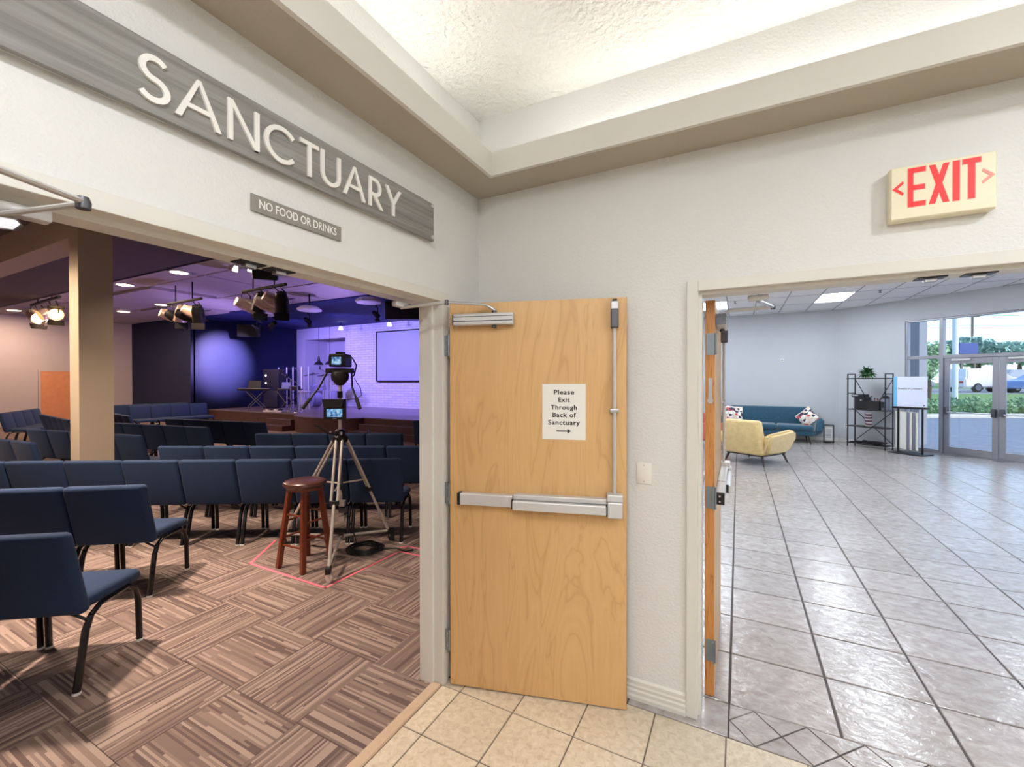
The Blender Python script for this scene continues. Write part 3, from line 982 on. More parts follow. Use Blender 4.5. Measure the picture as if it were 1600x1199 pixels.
letter([arc(cS + 0.004, h1 - SW / 2 - rS, (a1 - a0) / 2 - SW / 2 - 0.003, rS, 38, 270, 14) + arc(cS, h0 + SW / 2 + rS, (a1 - a0) / 2 - SW / 2, rS, 90, -150, 14)[1:]])
def letter_A(y0, y1):
    x0, x1 = lx(y0), lx(y1); c = (x0 + x1) / 2
    m = MB()
    hw = SW * 0.56
    m.prism([(x0, h0), (x0 + SW * 1.08, h0), (c + hw * 0.62, h1), (c - hw * 0.62, h1)], -0.038, -0.030)
    m.prism([(x1, h0), (c + hw * 0.62, h1), (c - hw * 0.62, h1), (x1 - SW * 1.08, h0)], -0.0379, -0.030)
    t0 = 0.33; zb = h0 + (h1 - h0) * t0
    xa = x0 + (c - x0) * t0; xb = x1 - (x1 - c) * t0
    m.prism([(xa, zb - SW * 0.4), (xb, zb - SW * 0.4), (xb, zb + SW * 0.45), (xa, zb + SW * 0.45)], -0.0378, -0.030)
    m.build('letter', 'letter_white', sg)
letter_A(-1.618, -1.497)
n0, n1 = lx(-1.479) + SW / 2, lx(-1.382) - SW / 2      # N
m = MB()
for q in (n0, n1): m.ribbon([(q, h0), (q, h1)], SW, -0.038, -0.030)
m.prism([(n0 - SW / 2, h1), (n0 + SW * 0.55, h1), (n1 + SW / 2, h0), (n1 - SW * 0.55, h0)], -0.0379, -0.030)
m.build('letter', 'letter_white', sg)
c0, c1 = lx(-1.366), lx(-1.240)       # C
rC = hr - SW / 2
letter([arc(c0 + SW / 2 + rC, hc, rC, rC, 40, 320, 22)])
t0, t1 = lx(-1.236), lx(-1.160)       # T
letter([[((t0 + t1) / 2, h0), ((t0 + t1) / 2, h1 - SW * 0.9)], [(t0, h1 - SW / 2), (t1, h1 - SW / 2)]])
u0, u1 = lx(-1.150) + SW / 2, lx(-1.061) - SW / 2     # U
ru = (u1 - u0) / 2
letter([[(u0, h1)] + arc((u0 + u1) / 2, h0 + ru + SW / 2, ru, ru, 180, 360, 14) + [(u1, h1)]])
letter_A(-1.050, -0.935)
r0, r1 = lx(-0.917) + SW / 2, lx(-0.834)              # R
rb = 0.031
m = MB()
m.ribbon([(r0, h0), (r0, h1)], SW, -0.038, -0.030)
m.ribbon([(r0, h1 - SW / 2), (r0 + 0.026, h1 - SW / 2)] + arc(r0 + 0.028, h1 - SW / 2 - rb, rb * 0.9, rb, 88, -88, 12) + [(r0 + 0.024, h1 - SW / 2 - 2 * rb), (r0, h1 - SW / 2 - 2 * rb)], SW, -0.0379, -0.030)
m.prism([(r0 + 0.012, h1 - 2 * rb - SW * 0.6), (r0 + 0.034, h1 - 2 * rb - SW * 0.6), (r1, h0), (r1 - SW * 1.2, h0)], -0.0378, -0.030)
m.build('letter', 'letter_white', sg)
y0_, y1_ = lx(-0.822), lx(-0.722)     # Y
cY = (y0_ + y1_) / 2
m = MB()
m.ribbon([(cY, h0), (cY, hc + 0.002)], SW, -0.038, -0.030)
m.prism([(y0_, h1), (y0_ + SW * 1.2, h1), (cY + SW / 2, hc - 0.004), (cY - SW / 2, hc - 0.008)], -0.0379, -0.030)
m.prism([(y1_, h1), (y1_ - SW * 1.2, h1), (cY - SW / 2, hc - 0.004), (cY + SW / 2, hc - 0.008)], -0.0378, -0.030)
m.build('letter', 'letter_white', sg)

nf = thing('notice_plaque', 'small grey plaque lettered NO FOOD OR DRINKS over the doorway', 'sign', (0, -1.213, 2.196), PI / 2)
MB().box(-0.178, 0.178, -0.008, -0.0005, -0.028, 0.028, bev=0.0015).build('plate', 'small_sign_grey', nf)
add_text('NO FOOD OR DRINKS', 0.0405, 0.0006, 'letter_white', nf, (0, -0.0086, 0.0), 0.0002, fit=0.307)

ex = thing('exit_sign', 'ivory illuminated EXIT sign with red letters and arrows', 'sign', (2.071, 0, 2.343))
MB().box(-0.150, 0.150, -0.050, 0.0, -0.1035, 0.1035, bev=0.006, seg=3).build('housing', 'exit_ivory', ex, True)
m = MB(); m.box(-0.146, 0.146, -0.052, -0.048, -0.0995, 0.0995, bev=0.0015); m.build('face', 'exit_ivory', ex)
def exit_strokes(name, polys, mat='exit_red', y0=-0.0536, y1=-0.051):
    mm = MB()
    for p in polys: mm.prism(p, y0, y1)
    return mm.build(name, mat, ex)
def fatten(p, d):
    return [(x0 - d, z0 - d, x1 + d, z1 + d) for (x0, z0, x1, z1) in p]
zb, zt = -0.057, 0.089
def rects(rs): return [[(a, b), (c, b), (c, d), (a, d)] for a, b, c, d in rs]
E_ = [(-0.096, zb, -0.082, zt), (-0.084, zb, -0.046, zb + 0.017), (-0.084, 0.006, -0.048, 0.023), (-0.084, zt - 0.017, -0.046, zt)]
I_ = [(0.032, zb, 0.049, zt)]
T_ = [(0.058, zt - 0.017, 0.106, zt), (0.0735, zb, 0.0905, zt - 0.015)]
Xs = [[(-0.036, zt), (-0.018, zt), (0.022, zb), (0.004, zb)], [(0.004, zt), (0.022, zt), (-0.018, zb), (-0.036, zb)]]
exit_strokes('letter', rects(E_)); exit_strokes('letter', [Xs[0]]).name = 'letter'
exit_strokes('letter', [Xs[1]], y0=-0.0535); exit_strokes('letter', rects(I_)); exit_strokes('letter', rects(T_))
exit_strokes('letter_outline', rects(fatten(E_, 0.0025)) + rects(fatten(I_, 0.0025)) + rects(fatten(T_, 0.0025)), 'exit_pale_red', -0.0526, -0.051)
for sgn in (-1, 1):
    q = [(sgn * 0.1435, 0.018), (sgn * 0.112, 0.046), (sgn * 0.109, 0.036), (sgn * 0.1285, 0.018), (sgn * 0.109, 0.000), (sgn * 0.112, -0.010)]
    exit_strokes('arrow', [q], 'exit_red' if sgn < 0 else 'exit_pale_red')

bp = thing('blank_plate', 'blank white electrical cover plate on the grey wall', 'wall plate', (0.9765, 0, 1.152))
MB().box(-0.0365, 0.0365, -0.007, 0, -0.053, 0.053, bev=0.003).build('plate', 'white_plastic', bp, True)
for zz in (-0.041, 0.041):
    MB().lathe([(0.0035, 0), (0.0035, 0.0012)], 8, M=T(0, -0.0068, zz) @ R(PI / 2, 'X')).build('screw', 'satin_steel', bp)

# taped paper notice on the open door
dM = T(0.044, -0.36, 0) @ R(DANG)
pl = dM @ Vector((0.6, 0, 1.462))
pn = thing('paper_notice', 'white paper notice with bold black text taped on the maple door', 'notice', pl, DANG)
MB().box(-0.108, 0.108, -0.0016, -0.0004, -0.1395, 0.1395).build('sheet', 'paper', pn)
for i, (s, wd) in enumerate((('Please', 0.1016), ('Exit', 0.057), ('Through', 0.131), ('Back of', 0.118), ('Sanctuary', 0.159))):
    add_text(s, 0.0325, 0.0002, 'ink', pn, (0.0, -0.0019, 0.097 - 0.0379 * i), 0.0009, name='text_line', fit=wd, space=1.12)
MB().prism([(-0.037, -0.0995), (0.018, -0.0995), (0.018, -0.1085), (0.036, -0.0965), (0.018, -0.0845), (0.018, -0.0935), (-0.037, -0.0935)], -0.0021, -0.0016).build('arrow', 'ink', pn)
# ------------------------------------------------------------------ sanctuary shell
XF, Y1, Y2, XS = -21.2, 6.6, 11.0, -16.7
ZS = 0.52
struct('wall_far', MB().box(XF - 0.15, XF, -4.2, Y1, 0, SZ), 'sanct_wall', 'pale far wall of the sanctuary with an orange wood door')
struct('wall_navy', MB().box(XF, XS, Y1, Y1 + 0.15, 0, SZ), 'navy_wall', 'dark navy wall beside the stage')
struct('wall_stage_side', MB().box(XS - 0.15, XS, Y1 + 0.1, Y2 + 1.4, 0, SZ), 'navy_wall', 'dark navy side wall of the stage with a blue light pool')
struct('wall_sanctuary_rear', MB().box(XF, -TL, -4.35, -4.2, 0, SZ), 'sanct_wall', 'pale rear wall of the sanctuary')
# back of the stage: pilaster, alcove and painted brick
AX0, AX1, AZ = -16.12, -13.55, 3.46
struct('wall_stage_brick', MB().box(AX1, -TL, Y2, Y2 + 0.2, 0, SZ), 'white_brick', 'white painted brick wall behind the stage')
w = MB().box(XS, AX0, Y2, Y2 + 0.35, 0, SZ); w.box(AX0, AX1, Y2, Y2 + 0.2, AZ, SZ)
struct('wall_stage_pilaster', w, 'stage_white', 'smooth white pilaster and header left of the brick')
w = MB().box(AX0, AX1, Y2 + 1.2, Y2 + 1.35, 0, SZ); w.box(AX1 - 0.0, AX1 + 0.1, Y2 + 0.2, Y2 + 1.2, 0, SZ); w.box(AX0 - 0.1, AX0, Y2 + 0.35, Y2 + 1.2, 0, SZ)
struct('wall_stage_alcove', w, 'stage_white', 'white alcove behind the drum kit')
struct('ceiling_alcove', MB().box(AX0 - 0.1, AX1 + 0.1, Y2 + 0.1, Y2 + 1.35, AZ + 0.3, AZ + 0.36), 'stage_white', 'alcove ceiling behind the drums')
struct('ceiling_stage', MB().box(XS, -TL, Y1, Y2 + 0.2, SZ - 0.03, SZ + 0.1), 'stage_ceiling', 'rippled blue ceiling over the stage')
# main ceiling of large flat panels, with shallow steps
cl = struct('ceiling_sanctuary', MB().box(XF, -TL, 1.6, Y1, SZ, SZ + 0.1), 'sanct_ceiling', 'pale panelled ceiling over the seating')
rc = random.Random(3)
px_ = [XF + 2.4 * i for i in range(9)]
for i in range(9):
    for j, (ya_, yb_) in enumerate(((1.75, 3.1), (3.25, 4.8), (4.95, 6.5))):
        x0_, x1_ = px_[i] + 0.03, min(px_[i] + 2.34, -0.3)
        if x1_ - x0_ < 0.2: continue
        MB().box(x0_, x1_, ya_, yb_, SZ - 0.012 - 0.012 * rc.random() - (0.05 if (i + j) % 4 == 0 else 0), SZ + 0.01).build('ceiling_panel', 'sanct_ceiling', cl)
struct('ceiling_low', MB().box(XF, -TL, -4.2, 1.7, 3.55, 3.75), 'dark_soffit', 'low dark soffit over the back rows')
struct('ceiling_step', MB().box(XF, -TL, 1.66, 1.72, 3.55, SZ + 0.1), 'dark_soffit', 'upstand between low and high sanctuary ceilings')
struct('column', MB().box(-5.17, -4.935, -0.235, 0.06, 0, 3.56), 'beam_paint', 'square tan column standing among the seats')
struct('beam', MB().box(XF, -5.17, -0.235, 0.06, 3.2, 3.56), 'beam_paint', 'tan beam meeting the column')
MB().box(-0.02, 0.02, -0.006, 0.0, -0.05, 0.05, T(-5.0, 0.065, 1.0)).build('switch_plate', 'white_plastic', bpy.data.objects['column']) if False else None

# far orange door
fd = thing('door_4', 'orange wood door closed in the far sanctuary wall', None, (XF, 4.37, 0), kind='structure')
MB().box(0.0, 0.05, -0.49, 0.49, 0.0, 1.98).build('leaf', 'orange_door', fd)
MB().box(0.0, 0.06, -0.55, -0.49, 0, 2.03).build('frame', 'sanct_wall', fd)
MB().box(0.0, 0.06, -0.49, 0.49, 1.98, 2.03).build('frame', 'sanct_wall', fd)
MB().lathe([(0.04, 0), (0.04, 0.01), (0.015, 0.02), (0.02, 0.06), (0.0, 0.07)], 10, M=T(0.05, 0.42, 1.0) @ R(PI / 2, 'Y'), cap=False).build('handle', 'satin_steel', fd, True)

# stage platform with a bowed thrust and steps
st = thing('stage', 'brown wooden stage platform with a bowed front and steps', 'stage', (0, 0, 0), kind='structure')
MB().box(XS, -TL, 7.2, Y2, 0, ZS - 0.03).build('riser', 'stage_front', st)
MB().box(XS, -TL, 7.18, Y2, ZS - 0.03, ZS).build('deck', 'stage_deck', st)
cx_, rad = -9.95, 2.1
bow = [(cx_ + 1.45 * math.cos(a), 7.2 + 0.62 * math.sin(a) * -1) for a in [PI * i / 18 for i in range(19)]]
MB().slab(bow[::-1], 0, ZS - 0.03).build('thrust_riser', 'stage_front', st, True)
bow2 = [(cx_ + 1.47 * math.cos(a), 7.19 - 0.64 * math.sin(a)) for a in [PI * i / 18 for i in range(19)]]
MB().slab(bow2[::-1], ZS - 0.03, ZS).build('thrust_deck', 'stage_deck', st)
for i, (d, z) in enumerate(((0.6, 0.17), (0.3, 0.345))):
    MB().box(-12.7, -11.42, 7.2 - d, 7.2, 0 if i == 0 else 0.17, z).build('step', 'stage_front', st)
    MB().box(-8.48 + 0.1 * i, -5.6, 7.2 - d, 7.2, 0 if i == 0 else 0.17, z).build('step', 'stage_front', st)
    MB().box(-12.7, -11.42, 7.195 - d, 7.2 - d + 0.03, z, z + 0.012).build('nosing', 'stage_deck', st)
    MB().box(-8.48 + 0.1 * i, -5.6, 7.195 - d, 7.2 - d + 0.03, z, z + 0.012).build('nosing', 'stage_deck', st)

# ------------------------------------------------------------------ church chairs
def chair_parts():
    P = []
    # seat cushion, waterfall front
    m = MB().box(-0.25, 0.25, -0.205, 0.235, 0.405, 0.475, bev=0.028, seg=3)
    for v in m.bm.verts:
        if v.co.y > 0.12: v.co.z -= (v.co.y - 0.12) * 0.28
        v.co.z += 0.012 * (1 - (v.co.x / 0.25) ** 2) if v.co.z > 0.44 else 0
    P.append(('seat', m, 'chair_navy', True))
    # padded back, leaning
    m = MB().box(-0.262, 0.262, -0.04, 0.035, 0.0, 0.465, bev=0.030, seg=3)
    for v in m.bm.verts:
        z = v.co.z
        v.co.y += -0.205 - z * 0.26 + 0.018 * (1 - (v.co.x / 0.2635) ** 2) * (1 if v.co.y > 0 else -0.2)
        v.co.z = 0.395 + z
    P.append(('backrest', m, 'chair_navy', True))
    # shell seam on the rear of the back
    for s in (-1, 1):
        x = s * 0.243
        m = MB().tube([(x, -0.262, 0.012), (x, -0.20, 0.30), (x, -0.165, 0.36)], [0.018, 0.018, 0.015], 8, flat=1.0)
        P.append(('leg', m, 'chair_frame', True))
        m = MB().tube([(x, 0.215, 0.012), (x, 0.205, 0.26), (x, 0.175, 0.345), (x, 0.12, 0.385)], [0.017, 0.017, 0.016, 0.015], 8)
        P.append(('leg', m, 'chair_frame', True))
        m = MB().tube([(x, -0.165, 0.36), (x, -0.10, 0.392), (x, 0.12, 0.388)], 0.0135, 8)
        P.append(('seat_rail', m, 'chair_frame', True))
        m = MB().tube([(x, -0.185, 0.345), (x * 0.8, -0.222, 0.40)], 0.008, 6)
        P.append(('back_brace', m, 'chair_frame', True))
        for yy in (-0.262, 0.215):
            m = MB().lathe([(0.019, 0.0), (0.020, 0.008), (0.0185, 0.014)], 8, M=T(x, yy, 0))
            P.append(('glide', m, 'white_plastic', False))
    m = MB().tube([(-0.243, 0.03, 0.385), (0.243, 0.03, 0.385)], 0.011, 6)
    P.append(('cross_rail', m, 'chair_frame', True))
    return P
_tmp = thing('chair_pattern', 'x', 'chair')
CH = []
for nm, mb, mt, sm in chair_parts():
    o = mb.build(nm, mt, None, sm)
    CH.append((nm, o.data)); bpy.data.objects.remove(o)
bpy.data.objects.remove(_tmp)
ORD = ['first', 'second', 'third', 'fourth', 'fifth', 'sixth', 'seventh', 'eighth', 'ninth', 'tenth']
def chair(x, y, f, label, group, lite=False):
    """f: the way it faces"""
    t = thing('church_chair', label, 'chair', (x, y, 0), math.atan2(f[1], f[0]) - PI / 2, group)
    for nm, me in CH:
        if lite and nm in ('glide', 'back_brace', 'cross_rail'): continue
        put(nm, me, t)
    return t
def row(p, d, n, f, what, end, group, first=0, pitch=0.53, lite=False):
    """p: first chair; d: unit direction along the row"""
    for i in range(n):
        chair(p[0] + d[0] * pitch * i, p[1] + d[1] * pitch * i, f,
              'navy church chair, %s from %s of %s' % (ORD[i + first], end, what), group, lite)
def nrm(a, b):
    l = math.hypot(a, b); return (a / l, b / l)
def facing_away(d):      # row direction (left to right as seen) -> the way the chairs face
    return (-d[1], d[0])
fA = (-0.60, 0.80)
row((-1.98, -1.242), (-0.8, -0.6), 2, fA, 'the row nearest the doorway', 'the aisle end', 'chairs in the row just inside the doorway')
fB = (-0.588, 0.809)
row((-2.86, -0.555), (-0.809, -0.588), 4, fB, 'the second row', 'the aisle end', 'chairs in the second row from the doorway')
dC = nrm(-0.868, -0.497)
row((-1.92, 1.18), dC, 9, (dC[1], -dC[0]), 'the row behind the tripod', 'the tripod end', 'chairs in the long row behind the tripod')
def row_lr(A, d, n, what, end, group, lite=True, lean=0.29):
    """A: top of the chair backs at the near end; d: direction along the row"""
    f = facing_away(d)
    row((A[0] + d[0] * 0.265 + f[0] * lean, A[1] + d[1] * 0.265 + f[1] * lean), d, n, f, what, end, group, 0, 0.53, lite)
dD = nrm(2.78, 1.45)
row_lr((-4.61, 0.37), dD, 8, 'the fourth row', 'its aisle end', 'chairs in the fourth row from the doorway')
row_lr((-4.77, 1.61), dD, 4, 'the fifth row', 'its aisle end', 'chairs in the fifth row from the doorway')
row_lr((-4.11, 4.24), dD, 3, 'the row by the stage steps', 'its aisle end', 'chairs in the row nearest the stage steps')
dE = nrm(2.87, 0.43)
row_lr((-8.91, 1.40), dE, 5, 'the middle row past the column', 'its far end', 'chairs in the middle row past the column')
row_lr((-8.89, 2.35), dE, 5, 'the row below the stage', 'its far end', 'chairs in the row below the stage')
row_lr((-12.41, 2.63), nrm(2.03, -0.30), 4, 'the short distant row', 'its far end', 'chairs in the short distant row')
row_lr((-8.60, 0.36), nrm(2.46, 0.38), 5, 'the row passing behind the column', 'its far end', 'chairs in the row behind the column')
row_lr((-8.45, -0.35), nrm(1.0, 0.08), 4, 'the row beside the tan column', 'its far end', 'chairs in the row left of the column')
row_lr((-12.78, 1.64), nrm(2.54, -0.31), 5, 'the row before the orange door', 'its far end', 'chairs before the orange door')
# rows of the side block, turned towards the stage: fronts catch the stage light
def row_front(A, B, n, f, what, end, group):
    d = nrm(B[0] - A[0], B[1] - A[1])
    row((A[0] + d[0] * 0.265 + f[0] * 0.29, A[1] + d[1] * 0.265 + f[1] * 0.29), d, n, f, what, end, group, 0, 0.53, True)
row_front((-13.95, 1.26), (-15.71, 2.37), 4, nrm(0.53, 0.85), 'the blue row below the door', 'its near end', 'blue lit chairs below the orange door')
row_front((-14.77, 3.99), (-14.68, 6.18), 4, nrm(1.0, -0.04), 'the blue row before the stage wall', 'its near end', 'blue lit chairs before the navy wall')
row_front((-15.85, 3.4), (-15.7, 6.2), 5, nrm(1.0, -0.04), 'the last row before the stage wall', 'its near end', 'rear chairs before the navy wall')

# ------------------------------------------------------------------ stool, camera tripod, tape, cable
so = thing('bar_stool', 'round brown leather topped bar stool with cherry wood legs', 'stool', (-1.985, 0.30, 0), 0.05)
MB().lathe([(0.02, 0.690), (0.150, 0.690), (0.168, 0.700), (0.178, 0.718), (0.172, 0.736), (0.150, 0.747), (0.06, 0.752), (0.0, 0.752)], 28, cap=False).build('seat', 'stool_leather', so, True)
MB().lathe([(0.0, 0.672), (0.148, 0.672), (0.152, 0.692), (0.0, 0.692)], 24, cap=False).build('seat_base', 'cherry', so, True)
def lerp(a, b, t): return a + (b - a) * t
feet = []
for sx, sy in ((-1, -1), (1, -1), (1, 1), (-1, 1)):
    q = Matrix.Rotation(math.atan2(sy, sx), 4, 'Z')
    top, bot = Vector((sx * 0.085, sy * 0.085, 0.68)), Vector((sx * 0.148, sy * 0.148, 0.0))
    m = MB(); bm = m.bm
    h = 0.0205
    va = [bm.verts.new(bot + Vector((dx_ * h, dy_ * h, 0))) for dx_, dy_ in ((-1, -1), (1, -1), (1, 1), (-1, 1))]
    vb = [bm.verts.new(top + Vector((dx_ * h, dy_ * h, 0))) for dx_, dy_ in ((-1, -1), (1, -1), (1, 1), (-1, 1))]
    bm.faces.new(va[::-1]); bm.faces.new(vb)
    for i in range(4): bm.faces.new((va[i], va[(i + 1) % 4], vb[(i + 1) % 4], vb[i]))
    bmesh.ops.bevel(bm, geom=[e for e in bm.edges], offset=0.005, segments=2, affect='EDGES')
    m.build('leg', 'cherry', so)
    feet.append((bot, top))
for i in range(4):
    j = (i + 1) % 4
    for z in ((0.20, 0.46) if i % 2 == 0 else (0.26, 0.40)):
        t_ = z / 0.68
        MB().tube([feet[i][0].lerp(feet[i][1], t_), feet[j][0].lerp(feet[j][1], t_)], 0.009, 8).build('rung', 'cherry', so, True)

tp = thing('camera_tripod', 'video camera on a tall silver tripod with wheeled dolly and monitor', 'tripod', (-1.90, 0.61, 0))
ft = [Vector((0.388, -0.459, 0.06)), Vector((0.178, 0.466, 0.06)), Vector((-0.70, -0.10, 0.06))]
apex_z = 1.07
for i, q in enumerate(ft):
    d = Vector((q.x, q.y, 0)).normalized()
    sd = Vector((-d.y, d.x, 0)) * 0.026
    top = d * 0.055 + Vector((0, 0, apex_z))
    foot = Vector((q.x, q.y, 0.10)) * 0.97
    mid = top.lerp(foot, 0.52)
    lg = MB().tube([top + sd, mid + sd], 0.012, 8); lg.tube([top - sd, mid - sd], 0.012, 8)
    L_ = lg.build('leg', 'tripod_metal', tp, True)
    MB().box(-0.04, 0.04, -0.018, 0.018, -0.02, 0.02, T(*mid) @ R(math.atan2(sd.y, sd.x)), bev=0.004).build('leg_clamp', 'black_plastic', L_)
    MB().tube([mid, foot], 0.014, 8).build('lower_tube', 'tripod_metal', L_, True)
    # spreader brace and dolly arm
    sp_ = top.lerp(foot, 0.42)
    MB().tube([(0, 0, 0.66), sp_], 0.008, 6).build('spreader_bar', 'tripod_metal', tp, True)
    da = MB().tube([(d.x * 0.03, d.y * 0.03, 0.165), (q.x, q.y, 0.105)], 0.013, 8)
    D_ = da.build('dolly_arm', 'tripod_metal', tp, True)
    k = MB().box(-0.035, 0.035, -0.022, 0.022, 0.075, 0.125, T(q.x, q.y, 0) @ R(math.atan2(d.y, d.x)), bev=0.006)
    k.build('foot_clamp', 'black_plastic', D_)
    c_ = MB().lathe([(0.0, -0.012), (0.036, -0.012), (0.040, -0.006), (0.040, 0.006), (0.036, 0.012), (0.0, 0.012)], 16, M=T(q.x + 0.012, q.y, 0.041) @ R(PI / 2, 'X'), cap=False)
    c_.build('caster_wheel', 'tripod_metal' if i == 0 else 'rubber', D_, True)
    MB().tube([(q.x, q.y, 0.05), (q.x, q.y, 0.10)], 0.014, 8).build('caster_fork', 'tripod_metal', D_)
MB().tube([(0, 0, 0.30), (0, 0, 1.60)], 0.017, 12).build('centre_column', 'tripod_metal', tp, True)
MB().tube([(0, 0, 0.60), (0, 0, 1.05)], 0.024, 12).build('column_sleeve', 'dark_steel', tp, True)
MB().lathe([(0.06, 1.045), (0.072, 1.06), (0.072, 1.095), (0.045, 1.115), (0.045, 1.15), (0.03, 1.165)], 14).build('collar', 'black_metal', tp, True)
MB().tube([(0.02, -0.03, 1.12), (-0.06, -0.09, 1.13), (-0.12, -0.14, 1.20), (-0.15, -0.16, 1.205)], 0.008, 8).build('crank', 'black_metal', tp, True)
for s in (-1, 1):
    MB().lathe([(0.012, 0), (0.014, 0.02), (0.010, 0.03)], 10, M=T(s * 0.07, -0.05, 1.12)).build('lock_knob', 'chrome', tp, True)
MB().tube([(0, 0, 1.46), (0, 0, 1.52)], 0.024, 10).build('ring', 'black_metal', tp, True)
# fluid head with two pan bars
hb = MB().lathe([(0.03, 1.575), (0.075, 1.625), (0.082, 1.67), (0.07, 1.70)], 16)
hb.build('head_bowl', 'black_satin', tp, True)
tl = -0.1
hM = R(0.48)
MB().box(-0.12, 0.12, -0.05, 0.05, 1.688, 1.735, hM, bev=0.01).build('head_plate', 'black_satin', tp)
for s in (-1, 1):
    a_ = hM @ Vector((s * 0.112, -0.01, 1.70)); b_ = hM @ Vector((s * 0.15, -0.10, 1.56)); c_ = hM @ Vector((s * 0.255, -0.20, 1.37))
    H_ = MB().tube([a_, b_, c_], 0.009, 8).build('pan_handle', 'black_metal', tp, True)
    e0 = b_.lerp(c_, 0.52)
    MB().tube([e0, c_], 0.0165, 8).build('grip', 'rubber', H_, True)
cb_ = MB().box(-0.075, 0.075, -0.075, 0.11, 1.745, 1.865, hM, bev=0.012).build('camera_body', 'black_plastic', tp)
MB().box(-0.045, 0.04, -0.079, -0.072, 1.765, 1.835, hM).build('camera_screen', 'monitor_picture', cb_)
MB().tube([hM @ Vector((0, 0.10, 1.80)), hM @ Vector((0, 0.19, 1.80))], 0.04, 14).build('lens_barrel', 'black_plastic', cb_, True)
MB().box(-0.03, 0.03, -0.03, 0.06, 1.865, 1.885, hM, bev=0.004).build('top_handle', 'black_plastic', cb_)
MB().tube([hM @ Vector(p) for p in ((0.075, -0.03, 1.84), (0.13, -0.04, 1.83), (0.165, -0.03, 1.76), (0.14, -0.02, 1.67), (0.11, -0.02, 1.64))], 0.007, 6).build('camera_cable', 'cable', cb_, True)
MB().tube([hM @ Vector(p) for p in ((0.14, -0.02, 1.64), (0.19, 0.0, 1.55), (0.2, 0.0, 1.48), (0.15, 0.0, 1.45), (0.02, -0.02, 1.44))], 0.004, 6).build('signal_cable', 'cable', cb_, True)
mo = MB().box(-0.10, 0.10, -0.11, -0.075, 1.265, 1.45, hM @ T(-0.01, 0, 0), bev=0.006).build('monitor', 'black_plastic', tp)
MB().prism([(-0.10, 1.45), (0.09, 1.45), (0.075, 1.375), (-0.085, 1.375)], -0.16, -0.11, hM).build('sun_hood', 'black_satin', mo)
MB().box(-0.078, 0.064, -0.1115, -0.108, 1.288, 1.362, hM).build('picture', 'monitor_picture', mo)
MB().box(-0.022, 0.012, -0.112, -0.109, 1.272, 1.279, hM).build('badge', 'satin_steel', mo)
for z, w_ in ((0.50, 0.05), (0.44, 0.07), (0.36, 0.05)):
    MB().box(0.02, 0.02 + w_, -0.10, -0.05, z - 0.03, z + 0.02, hM, bev=0.004).build('control_box', 'dark_steel' if w_ > 0.05 else 'tripod_metal', tp)
MB().tube([(0.03, -0.03, 1.0), (0.07, -0.05, 0.85), (0.05, -0.06, 0.7), (0.08, -0.03, 0.55), (0.06, 0.02, 0.4), (0.12, 0.08, 0.1), (0.2, 0.2, 0.03)], 0.006, 6).build('drop_cable', 'cable', tp, True)

co = thing('cable_coil', 'coil of black cable lying on the carpet beside the tripod', 'cable', (-1.78, 0.79, 0), 0.3)
rr_ = random.Random(5)
for k in range(5):
    r_ = 0.10 + 0.018 * k
    MB().tube([(r_ * math.cos(2 * PI * i / 28) + 0.01 * rr_.random(), r_ * 0.95 * math.sin(2 * PI * i / 28), 0.012 + 0.010 * ((k * 2 + 1) % 3) + 0.004 * math.sin(i)) for i in range(28)], 0.0075, 6, closed=True).build('loop', 'cable', co, True)
MB().tube([(0.16, 0.02, 0.01), (0.3, 0.06, 0.008), (0.42, 0.0, 0.008), (0.47, 0.06, 0.008)], 0.007, 6).build('tail', 'cable', co, True)

def tape(label, pts):
    t = thing('floor_tape', label, 'tape', (pts[0][0], pts[0][1], 0))
    for a, b in zip(pts, pts[1:]):
        a, b = Vector(a), Vector(b)
        d = (b - a).normalized(); n_ = Vector((-d.y, d.x)) * 0.011
        o = Vector(pts[0])
        q = [a - n_ - o - d * 0.01, b - n_ - o + d * 0.01, b + n_ - o + d * 0.01, a + n_ - o - d * 0.01]
        MB().slab([tuple(v) for v in q], 0.0004, 0.0016).build('strip', 'pink_tape', t)
tape('bright pink tape outline on the carpet round the tripod', [(-2.758, 0.54), (-2.431, 0.086), (-1.462, 0.08), (-1.448, 0.903), (-1.0, 0.915)])
tape('short pink tape line on the carpet near the door jamb', [(-1.50, 0.99), (-1.455, 1.04), (-1.0, 1.05)])

# ------------------------------------------------------------------ house lights and stage lights
for i, (x, y, wh) in enumerate(((-11.74, 2.77, 'nearest the column'), (-9.21, 2.73, 'nearest the doorway header'), (-16.86, 4.68, 'over the side block of chairs'), (-19.7, 2.89, 'in the corner by the orange door'), (-14.19, 4.6, 'beside the middle light bar'))):
    downlight('warm glowing recessed ceiling light %s' % wh, x, y, SZ - 0.07, P_WARM, (1.0, 0.70, 0.50), 0.32, 'lamp_warm', grp='warm house lights')
for i, (x, y, wh) in enumerate(((-2.9, -1.35, 'over the doorway row'), (-5.25, -1.25, 'behind the column'), (-1.0, -0.55, 'just inside the doorway'), (-9.0, -1.6, 'over the far back rows'), (-3.6, 0.75, 'over the long row'), (-12.5, -1.6, 'deep in the low soffit'))):
    downlight('recessed soffit light %s' % wh, x, y, 3.55, (P_WARM * 1.2, P_WARM * 0.9, P_WARM * 0.15, P_WARM, P_WARM * 0.3, P_WARM)[i], (1.0, 0.80, 0.64), 0.2, 'lamp_warm', grp='soffit lights over the back rows', spread=math.radians(115))

